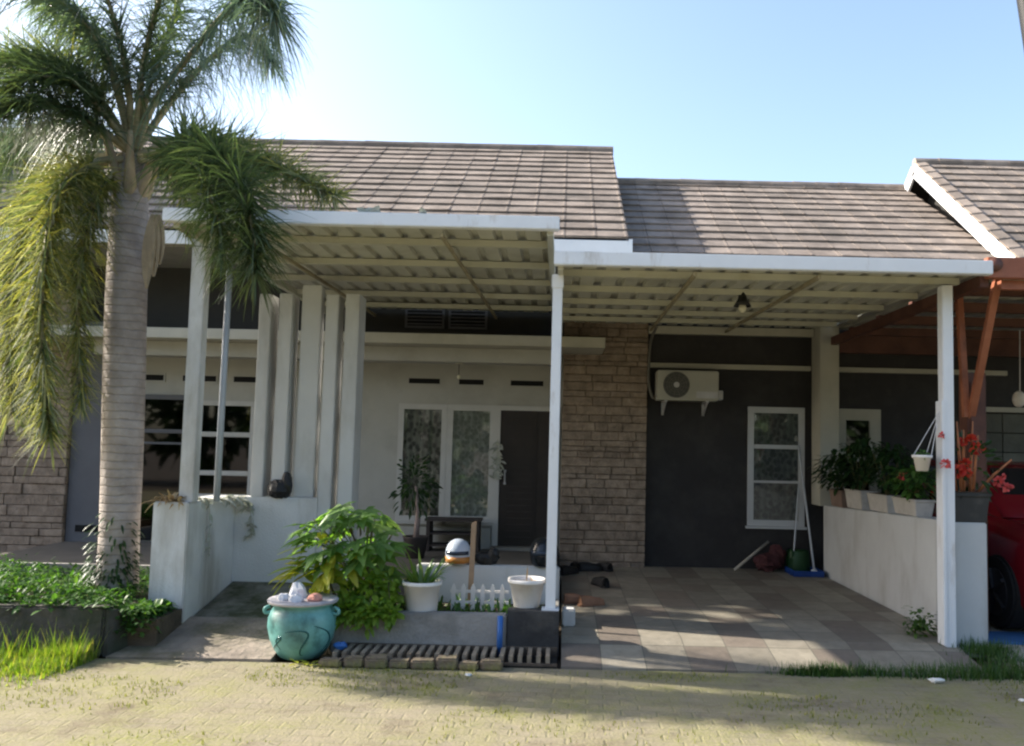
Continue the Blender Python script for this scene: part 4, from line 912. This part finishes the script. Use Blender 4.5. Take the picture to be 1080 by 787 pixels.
# ------------------------------------------------------------------ carport things
ac = thing('air_conditioner', (1.5, 10.4, 2.15), 'cream outdoor air conditioner unit on brackets high on the dark wall', 'air conditioner')
MB().box(1.13, 1.87, 10.22, 10.50, 2.17, 2.53).build('casing', 'ac', ac, bevel=.012)
fo = MB().tube([(1.36, 10.222, 2.355), (1.36, 10.21, 2.355)], .158, 32).build('fan_grille', 'acdark', ac)
gg = MB()
for k in range(12): a = k*pi/6; gg.tube([(1.36+.03*cos(a), 10.205, 2.355+.03*sin(a)), (1.36+.155*cos(a+.3), 10.205, 2.355+.155*sin(a+.3))], .003, 5)
for r in (.06, .09, .12, .15): gg.tube([(1.36+r*cos(j*pi/12), 10.205, 2.355+r*sin(j*pi/12)) for j in range(25)], .003, 5, False)
gg.build('grille_wires', 'pipe', fo); MB().tube([(1.36, 10.212, 2.355), (1.36, 10.198, 2.355)], .034, 16).build('hub', 'greyplastic', fo)
MB().box(1.60, 1.86, 10.212, 10.219, 2.20, 2.28).build('name_panel', 'greyplastic', ac); MB().box(1.871, 1.93, 10.26, 10.42, 2.19, 2.30).build('valve_cover', 'greyplastic', ac, bevel=.006)
for x in (1.22, 1.72): MB().box(x, x+.03, 10.20, 10.56, 2.145, 2.17).box(x, x+.03, 10.535, 10.56, 2.0, 2.145).bar((x+.015, 10.25, 2.15), (x+.015, 10.54, 2.01), .02, .02).build('bracket', 'greyplastic', ac)
tag(MB().tube(spline([(1.06, 9.75, 2.98), (1.055, 10.2, 2.92), (1.05, 10.40, 2.8), (1.045, 10.41, 2.4), (1.09, 10.41, 2.22), (1.14, 10.43, 2.2)], 8), .016, 8).build('refrigerant_pipe', 'pipe', smooth=True, base=(1.05, 10.3, 2.5)), 'grey pipe dropping from the carport roof to the air conditioner', 'pipe')
pl = thing('pendant_lamp', (1.585, 7.55, 3.0), 'small black cone lamp hanging from the carport roof', 'lamp')
MB().tube([(1.585, 7.55, 3.0), (1.585, 7.55, 2.97)], .012, 8).build('cord', 'lampblack', pl)
MB().lathe([(.018, .12), (.022, .08), (.045, .05), (.076, 0), (.08, 0), (.045, .06), (.03, .125)], (1.585, 7.55, 2.86), 24).build('shade', 'lampblack', pl, smooth=True)
MB().blob((1.585, 7.55, 2.845), (.036, .036, .042), 1, 14, 9, 0).build('bulb', 'bulb', pl, smooth=True)
pc = thing('porch_lamp', (-1.25, 10.16, 2.55), 'thin cord with a tiny bulb hanging from the porch beam', 'lamp')
MB().lathe([(.05, -.012), (.05, 0), (.02, .0)], (-1.25, 10.16, 2.549), 14).build('ceiling_rose', 'cream', pc); MB().tube([(-1.25, 10.16, 2.54), (-1.25, 10.16, 2.40)], .004, 6).build('cord', 'lampblack', pc); MB().blob((-1.25, 10.16, 2.385), (.022, .022, .028), 1, 10, 7, 0).build('bulb', 'bulb', pc, smooth=True)
tag(MB().box(2.70, 3.06, 9.95, 10.35, .148, .165).box(2.70, 3.06, 9.95, 9.97, .165, .215).box(2.70, 3.06, 10.33, 10.35, .165, .215).box(2.70, 2.72, 9.97, 10.33, .165, .215).box(3.04, 3.06, 9.97, 10.33, .165, .215).build('plastic_tray', 'bluetray', bevel=.006, base=(2.9, 10.15, .148)), 'flat blue plastic tray on the carport floor in the right corner', 'tray')
mp = thing('mop', (2.99, 10.12, .165), 'mop with a tall pale pole standing in the blue tray', 'mop')
MB().tube([(2.99, 10.12, .19), (2.915, 10.535, 1.66)], .013, 8).build('pole', 'alu', mp, smooth=True); MB().blob((2.99, 10.12, .19), (.04, .06, .03), 4, 10, 6, .1).build('head', 'alu', mp)
br_ = thing('broom', (2.80, 10.30, .165), 'broom with a pale handle leaning on the carport window corner', 'broom')
MB().tube([(2.80, 10.31, .40), (2.92, 10.54, 1.15)], .011, 8).build('pole', 'alu', br_, smooth=True); MB().box(2.74, 2.86, 10.29, 10.33, .165, .32).box(2.77, 2.83, 10.295, 10.325, .32, .41).build('head', 'green', br_, bevel=.008)
gb = thing('green_basin', (2.90, 10.38, .15), 'upturned green plastic basin behind the broom in the corner', 'basin')
MB().lathe([(.15, .0), (.155, .02), (.13, .24), (.12, .26), (.004, .262)], (2.87, 10.395, .15), 24, 1, .9).build('bowl', 'green', gb, smooth=True)
tag(MB().tube([(2.09, 10.30, .165), (2.33, 10.42, .33), (2.55, 10.545, .48)], .018, 8).build('loose_stick', 'stick', smooth=True, base=(2.1, 10.3, .15)), 'pale wooden stick leaning low against the dark wall', 'stick')
tag(MB().blob((2.50, 10.36, .25), (.16, .12, .11), 11, 14, 9, .2).blob((2.62, 10.40, .34), (.10, .09, .12), 12, 12, 8, .2).build('cloth_heap', 'cloth', base=(2.5, 10.38, .15)), 'dark red heap of cloth beside the leaning stick', 'cloth')
def shoe(x, y, z, a, m, label, s=1, group=None, name='shoe'):
    t = thing(name, (x, y, z), label, 'shoe', group); t.rotation_euler.z = 0
    c, s_ = cos(a), sin(a); f = lambda u, v: (x+(u*c-v*s_)*s, y+(u*s_+v*c)*s)
    out = [(-.13, -.03), (-.10, -.04), (0, -.034), (.08, -.048), (.13, -.03), (.14, 0), (.12, .035), (.06, .045), (0, .034), (-.10, .04), (-.135, .02)]
    MB().prismz([f(*q) for q in out], z, z+.022*s).build('sole', m, t, bevel=.004)
    mb = MB(); k = 0
    for u, w_, h in ((-.12, .034, .07), (-.08, .038, .075), (-.02, .036, .07), (.04, .044, .055), (.10, .04, .045), (.13, .02, .03)):
        for j in range(7): b = pi*j/6; q = f(u, w_*cos(b)); mb.v.append(V((q[0], q[1], z+.02*s+h*s*sin(b))))
    for i in range(5):
        for j in range(6): mb.f.append([7*i+j, 7*i+j+1, 7*i+7+j+1, 7*i+7+j])
    mb.f.append(list(range(7))); mb.f.append(list(range(35, 42))); mb.build('upper', m, t, smooth=True)
G = 'shoes left by the stone pillar'
shoe(.20, 10.15, .149, 1.2, 'blackrub', 'black shoe nearest the porch in the pile by the stone pillar', 1.1, G)
shoe(.36, 10.05, .149, .3, 'blackrub', 'black shoe in the middle of the pile by the stone pillar', 1.15, G)
shoe(.52, 10.12, .149, 2.2, 'blackrub', 'black shoe furthest right in the pile by the stone pillar', 1.1, G)
shoe(.10, 9.75, .146, .8, 'blackrub', 'black shoe beside the porch edge in front of the shoe pile', 1.15, G)
shoe(.43, 9.0, .143, 2.0, 'blackrub', 'lone black shoe lying on the open driveway tiles', 1.15, G)
shoe(.17, 8.0, .137, .2, 'sandal', 'brown sandal lying on the driveway behind the middle post', 1.0, 'brown sandals on the driveway', 'sandal')
shoe(.30, 7.9, .137, .5, 'sandal', 'second brown sandal further right from the middle post', 1.0, 'brown sandals on the driveway', 'sandal')
tag(B(.035, .14, 7.02, 7.16, .12, .26).build('concrete_block', 'white', bevel=.012, base=(.08, 7.1, .12)), 'small whitish block on the floor against the planter corner', 'block')

# ------------------------------------------------------------------ pots and plants on the right wall
def wall_top(y): return 1.04-(y-7.1)/3.1*.085
def trough(x, y, L, W, h, m, label, group='planters on the driveway wall'):
    z = wall_top(y-L/2)-.001; t = thing('planter_trough', (x, y, z), label, 'planter', group)
    MB().hexa([(x-W/2+.02, y-L/2+.02, z), (x+W/2-.02, y-L/2+.02, z), (x+W/2-.02, y+L/2-.02, z), (x-W/2+.02, y+L/2-.02, z), (x-W/2, y-L/2, z+h), (x+W/2, y-L/2, z+h), (x+W/2, y+L/2, z+h), (x-W/2, y+L/2, z+h)]).box(x-W/2-.008, x+W/2+.008, y-L/2-.008, y+L/2+.008, z+h-.001, z+h+.02).build('body', m, t, bevel=.006)
    B(x-W/2+.015, x+W/2-.015, y-L/2+.015, y+L/2-.015, z+h+.0195, z+h+.026).build('soil', 'earth', t); return z+h+.024
def bush(x, y, z, rx, ry, h, n, m, label, L=.09, W=.045, flowers=None, name='potted_plant', stemm='stem'):
    t = thing(name, (x, y, z), label, 'plant', 'plants along the driveway wall'); lf = MB(); s = MB()
    for k in range(7): u = rdir(.5); s.tube([(x+u.x*.03, y+u.y*.03, z-.005), (x+u.x*rx*.5, y+u.y*ry*.5, z+h*.45), (x+u.x*rx*.7, y+u.y*ry*.7, z+h*.8)], [.008, .006, .003], 5)
    for k in range(n):
        u = rdir(0); q = rnd(.25, 1)**.6; p = V((x+u.x*rx*q, y+u.y*ry*q, z+h*.52+u.z*h*.5*q))
        lf.leaf(p, V((u.x, u.y, rnd(-.5, .6))), V((0, 0, 1))+u*.5, L*rnd(.6, 1.25), W*rnd(.7, 1.2), rnd(.1, .5), 3, .2)
    s.build('stems', stemm, t, smooth=True); lf.build('leaves', m, t)
    if flowers:
        for (fx, fy, fz, fr, fm) in flowers: flower(fx, fy, fz, fr, fm, t)
    return t
def flower(x, y, z, r, m, parent, n=22):
    fl = MB()
    for k in range(n): u = rdir(.2); fl.leaf(V((x, y, z))+u*r*.35, u, rdir(.3), r*rnd(.6, 1), r*.75, .1, 3, .2)
    fl.build('blossom', m, parent)
z = trough(3.20, 9.75, .42, .17, .17, 'terra', 'brown clay trough at the far end of the driveway wall'); bush(3.16, 9.7, z, .30, .30, .42, 420, 'darkbush', 'dark bushy plant in the brown trough by the back pillar')
z = trough(3.21, 9.2, .50, .17, .18, 'potcream', 'pale trough second from the far end of the driveway wall'); bush(3.20, 9.15, z, .24, .30, .55, 420, 'darkbush', 'tall dark plant in the second pale trough from the far end')
z = trough(3.215, 8.5, .52, .18, .15, 'potcream', 'pale trough in the middle of the driveway wall'); bush(3.22, 8.4, z, .22, .30, .50, 420, 'darkbush', 'dark leafy plant in the middle trough of the driveway wall')
z = trough(3.22, 7.85, .52, .18, .13, 'potcream', 'pale trough nearest the slim right post')
bush(3.20, 7.80, z, .17, .26, .30, 300, 'weed', 'low green plant with a red bloom in the trough nearest the right post', flowers=[(3.07, 7.72, z+.20, .045, 'petalpink')])
hp = thing('hanging_pot', (2.80, 6.72, 1.45), 'small white pot hanging by strings from the right post', 'pot')
MB().lathe([(.045, 0), (.065, .10), (.076, .102), (.078, .125), (.062, .125), (.058, .10)], (2.83, 6.72, 1.445), 20).build('body', 'plasticwhite', hp, smooth=True)
MB().lathe([(.002, .09), (.058, .09), (.058, .112), (.002, .115)], (2.83, 6.72, 1.445), 16).build('soil', 'earth', hp)
for dx, dy in ((-.07, 0), (.05, .05), (.05, -.05)): MB().tube([(2.83+dx, 6.72+dy, 1.56), (2.972, 6.72, 1.92)], .003, 5).build('string', 'palestone', hp)
hb = MB()
for k in range(30): u = rdir(.2); hb.leaf(V((2.83, 6.72, 1.575))+u*.02, u, rdir(.3), rnd(.03, .07), .018, .5, 3)
tag(hb.build('small_plant', 'weed', base=(2.83, 6.72, 1.56)), 'tiny green plant growing in the hanging white pot', 'plant')
sq = thing('square_pot', (3.25, 6.95, 1.045), 'black square pot on the end pillar of the driveway wall', 'pot')
MB().hexa([(3.13, 6.82, 1.044), (3.38, 6.82, 1.044), (3.38, 7.06, 1.044), (3.13, 7.06, 1.044), (3.115, 6.805, 1.25), (3.405, 6.805, 1.25), (3.405, 7.085, 1.25), (3.115, 7.085, 1.25)]).build('body', 'potblack', sq, bevel=.008); MB().box(3.105, 3.415, 6.795, 7.095, 1.251, 1.275).build('rim', 'potblack', sq, bevel=.005)
B(3.13, 3.39, 6.82, 7.07, 1.2751, 1.283).build('soil', 'earth', sq)
fp = thing('flowering_plant', (3.26, 6.93, 1.28), 'thorny plant with red-orange blooms in the black square pot', 'plant')
fs = MB()
for (x, y, tx, ty, tz) in ((3.24, 6.9, 3.22, 6.85, 1.78), (3.30, 6.92, 3.30, 6.86, 1.85), (3.34, 6.95, 3.36, 6.9, 1.74), (3.20, 6.93, 3.08, 6.80, 1.60), (3.36, 6.93, 3.55, 6.75, 1.55), (3.22, 6.9, 3.12, 6.75, 1.84)): fs.tube([(x, y, 1.275), ((x+tx)/2, (y+ty)/2, 1.28+(tz-1.28)*.55), (tx, ty, tz)], [.013, .011, .006], 6)
fs.build('stems', 'thorn', fp, smooth=True)
fl = MB()
for k in range(130): u = rdir(0); p = V((3.26, 6.9, 1.48))+V((u.x*.22, u.y*.16, u.z*.24)); fl.leaf(p, u, rdir(.4), rnd(.04, .09), .028, .2, 3)
fl.build('leaves', 'darkbush', fp)
for (px, py, Y, r, m) in ((1024, 464, 6.84, .05, 'petalred'), (1031, 474, 6.84, .055, 'petalred'), (1016, 466, 6.85, .035, 'petalred'), (1018, 489, 6.8, .045, 'petalred'), (1010, 497, 6.78, .06, 'petalred'), (1020, 499, 6.8, .04, 'petalred'), (993, 459, 6.66, .026, 'petalpink'), (997, 489, 6.62, .04, 'petalpink'), (1053, 508, 6.76, .042, 'petalpink'), (1062, 514, 6.74, .04, 'petalpink'), (1058, 503, 6.75, .025, 'petalpink'), (958, 518, 7.6, .03, 'petalpink')):
    if px == 958: continue
    p = at(px, py, Y); flower(p.x, p.y, p.z, r, m, fp, 26)

# ------------------------------------------------------------------ red car of the right neighbour
car = thing('parked_car', (4.6, 8.6, .12), 'red car parked under the brown carport at the right edge', 'car')
def carloft(stations, name, m, parent, smooth=True):
    mb = MB(); n = 0
    for (y, prof) in stations:
        n = len(prof); mb.v += [V((4.62+x, y, z)) for x, z in prof]
    for i in range(len(stations)-1):
        for j in range(n): mb.f.append([i*n+j, i*n+(j+1) % n, (i+1)*n+(j+1) % n, (i+1)*n+j])
    mb.f.append(list(range(n))[::-1]); mb.f.append([(len(stations)-1)*n+j for j in range(n)])
    return mb.build(name, m, parent, smooth=smooth)
def sec(hw, zb, zm, zt, tw):   # lower body section
    h = [(hw*.90, zb), (hw*.985, zb+.10), (hw, zm*.55+zb*.45), (hw*.985, zm), (tw, zt), (tw*.6, zt+.015)]
    return h+[(-x, q) for x, q in h[::-1]]
bd = carloft([(6.72, sec(.55, .42, .62, .78, .50)), (6.78, sec(.70, .32, .68, .86, .62)), (6.92, sec(.81, .27, .74, .93, .72)), (7.25, sec(.85, .26, .84, .99, .76)), (7.75, sec(.86, .26, .92, 1.05, .79)), (8.6, sec(.865, .26, .95, 1.07, .80)), (9.6, sec(.86, .26, .96, 1.06, .79)), (10.1, sec(.83, .3, .95, 1.05, .75)), (10.3, sec(.74, .4, .9, 1.02, .66))], 'body', 'carred', car)
def gsec(hb, zb, ht, zt): 
    h = [(hb, zb), (hb*.93+ht*.07, zb*.6+zt*.4), (ht*1.03, zt-.06), (ht*.9, zt)]
    return h+[(-x, q) for x, q in h[::-1]]
carloft([(7.55, gsec(.74, 1.03, .70, 1.06)), (8.25, gsec(.76, 1.06, .62, 1.46)), (8.8, gsec(.77, 1.06, .62, 1.53)), (9.6, gsec(.76, 1.06, .60, 1.52)), (10.2, gsec(.70, 1.04, .54, 1.38))], 'cabin', 'carred', car)
for s in (-1, 1):
    def SP(a, b): return V((4.62+s*a, 0, b))
    wn_ = MB(); q = [(7.95, 1.10, .775), (8.32, 1.41, .672), (8.85, 1.46, .668), (8.87, 1.10, .792)]
    for grp in (q, [(8.95, 1.10, .793), (8.95, 1.46, .668), (9.55, 1.45, .65), (9.85, 1.12, .768)]):
        k = len(wn_.v)
        for off in (.0, .012): wn_.v += [V((4.62+s*(x+off), y, z)) for y, z, x in grp]
        wn_.f += [[k, k+1, k+2, k+3], [k+4, k+5, k+6, k+7]]+[[k+i, k+(i+1) % 4, k+4+(i+1) % 4, k+4+i] for i in range(4)]
    wn_.build('window', 'carglass', car)
    for y in (7.42, 9.55):
        wl = thing_w = MB().tube([(4.62+s*.70, y, .42), (4.62+s*.875, y, .42)], .31, 30).build('wheel', 'tyre', car, bevel=.02)
        MB().tube([(4.62+s*.872, y, .42), (4.62+s*.885, y, .42)], .20, 24).build('rim', 'rim', wl)
        sp5 = MB()
        for k in range(5): a = k*2*pi/5; sp5.bar((4.62+s*.885, y, .42), (4.62+s*.885, y+.2*cos(a), .42+.2*sin(a)), .03, .05, V((1, 0, 0)))
        sp5.build('spoke', 'rim', wl)
    hl = MB().blob((4.62+s*.66, 6.85, .80), (.15, .11, .075), 2, 14, 9, 0); hl.build('headlight', 'chrome', car, smooth=True)
    MB().blob((4.62+s*.88, 8.02, 1.10), (.09, .06, .07), 3, 10, 7, .03).build('mirror', 'carred', car, smooth=True)
MB().box(4.2, 5.04, 6.70, 6.74, .45, .62).build('grille', 'blackrub', car); MB().hexa([(4.02, 7.70, 1.075), (5.22, 7.70, 1.075), (5.14, 8.20, 1.46), (4.10, 8.20, 1.46), (4.02, 7.66, 1.085), (5.22, 7.66, 1.085), (5.14, 8.16, 1.47), (4.10, 8.16, 1.47)]).build('windscreen', 'carglass', car)
tag(B(3.42, 4.5, 6.86, 7.3, .094, .108).build('floor_mat', 'bluemat', base=(3.9, 7, .1)), 'blue mat on the driveway floor under the red car', 'mat')
wlm = thing('hanging_lamp', (5.0, 9.4, 3.0), 'small white lamp on a thin cord under the brown carport', 'lamp')
q = at(1071, 421, 9.3); MB().tube([(q.x+.06, 9.3, 2.98), (q.x+.05, 9.3, q.z+.07)], .006, 6).build('cord', 'palestone', wlm); MB().blob((q.x+.04, 9.3, q.z), (.07, .07, .09), 2, 14, 9, .0).build('bulb', 'plasticwhite', wlm, smooth=True)

# ------------------------------------------------------------------ small things
q0, q1 = at(1206, 792, 5.0), at(1084, 0, 5.0); q0.z = -.1; q2 = q1+(q1-q0)*.75
up = thing('utility_pole', (q0.x, q0.y, 0), 'dark pole crossing the top right corner of the sky', 'pole')
MB().tube([q0, q1, q2], [.075, .06, .045], 12).build('shaft', 'cable', up, smooth=True)
MB().bar(q2+V((-.5, 0, -.25)), q2+V((.5, 0, -.25)), .07, .09).build('crossarm', 'cable', up)
for (x, y, s, lb) in ((2.62, 6.02, .05, 'white scrap of litter at the driveway edge near the right post'), (3.0, 5.62, .025, 'tiny white scrap of litter on the shaded road at the right'), (-3.55, 4.72, .05, 'white scrap of litter on the road at the lower left'), (-.60, 5.93, .025, 'small pale scrap of litter before the paving blocks')):
    tag(MB().blob((x, y, s*.35), (s*1.0, s*.6, s*.35), int(abs(x)*100), 9, 5, .3).build('litter_scrap', 'paper', base=(x, y, 0)), lb, 'litter', 'litter on the road')
tag(MB().blob((-1.57, 6.30, .098), (.05, .03, .025), 3, 9, 6, .25).build('plastic_scrap', 'bluepipe', base=(-1.57, 6.30, .075)), 'blue plastic scrap on the drain grate beside the turquoise pot', 'litter')
yl = MB()
for k in range(14): yl.leaf((-1.75+rnd(-.1, .1), 6.12+rnd(-.03, .03), .012), V((rnd(-1, 1), rnd(-1, 1), .15)), (0, 0, 1), rnd(.05, .1), .03, .1, 3)
tag(yl.build('fallen_leaves', 'croton', base=(-1.75, 6.12, 0)), 'yellow fallen leaves on the ground at the foot of the turquoise pot', 'leaves')
dl = MB()
for (px, py) in ((386, 222), (391, 218), (394, 225), (447, 228)):
    p = at(px, py, 6.33); p.z = 3.29
    for _ in range(4): dl.leaf(p, V((rnd(-1, 1), rnd(-.6, .6), rnd(.2, 1))), (0, -1, 0), rnd(.04, .10), .05, .2, 3)
tag(dl.build('leaf_litter', 'palesprig', base=(-1.4, 6.33, 3.29)), 'pale dry leaf scraps lying on the left canopy gutter', 'leaves')
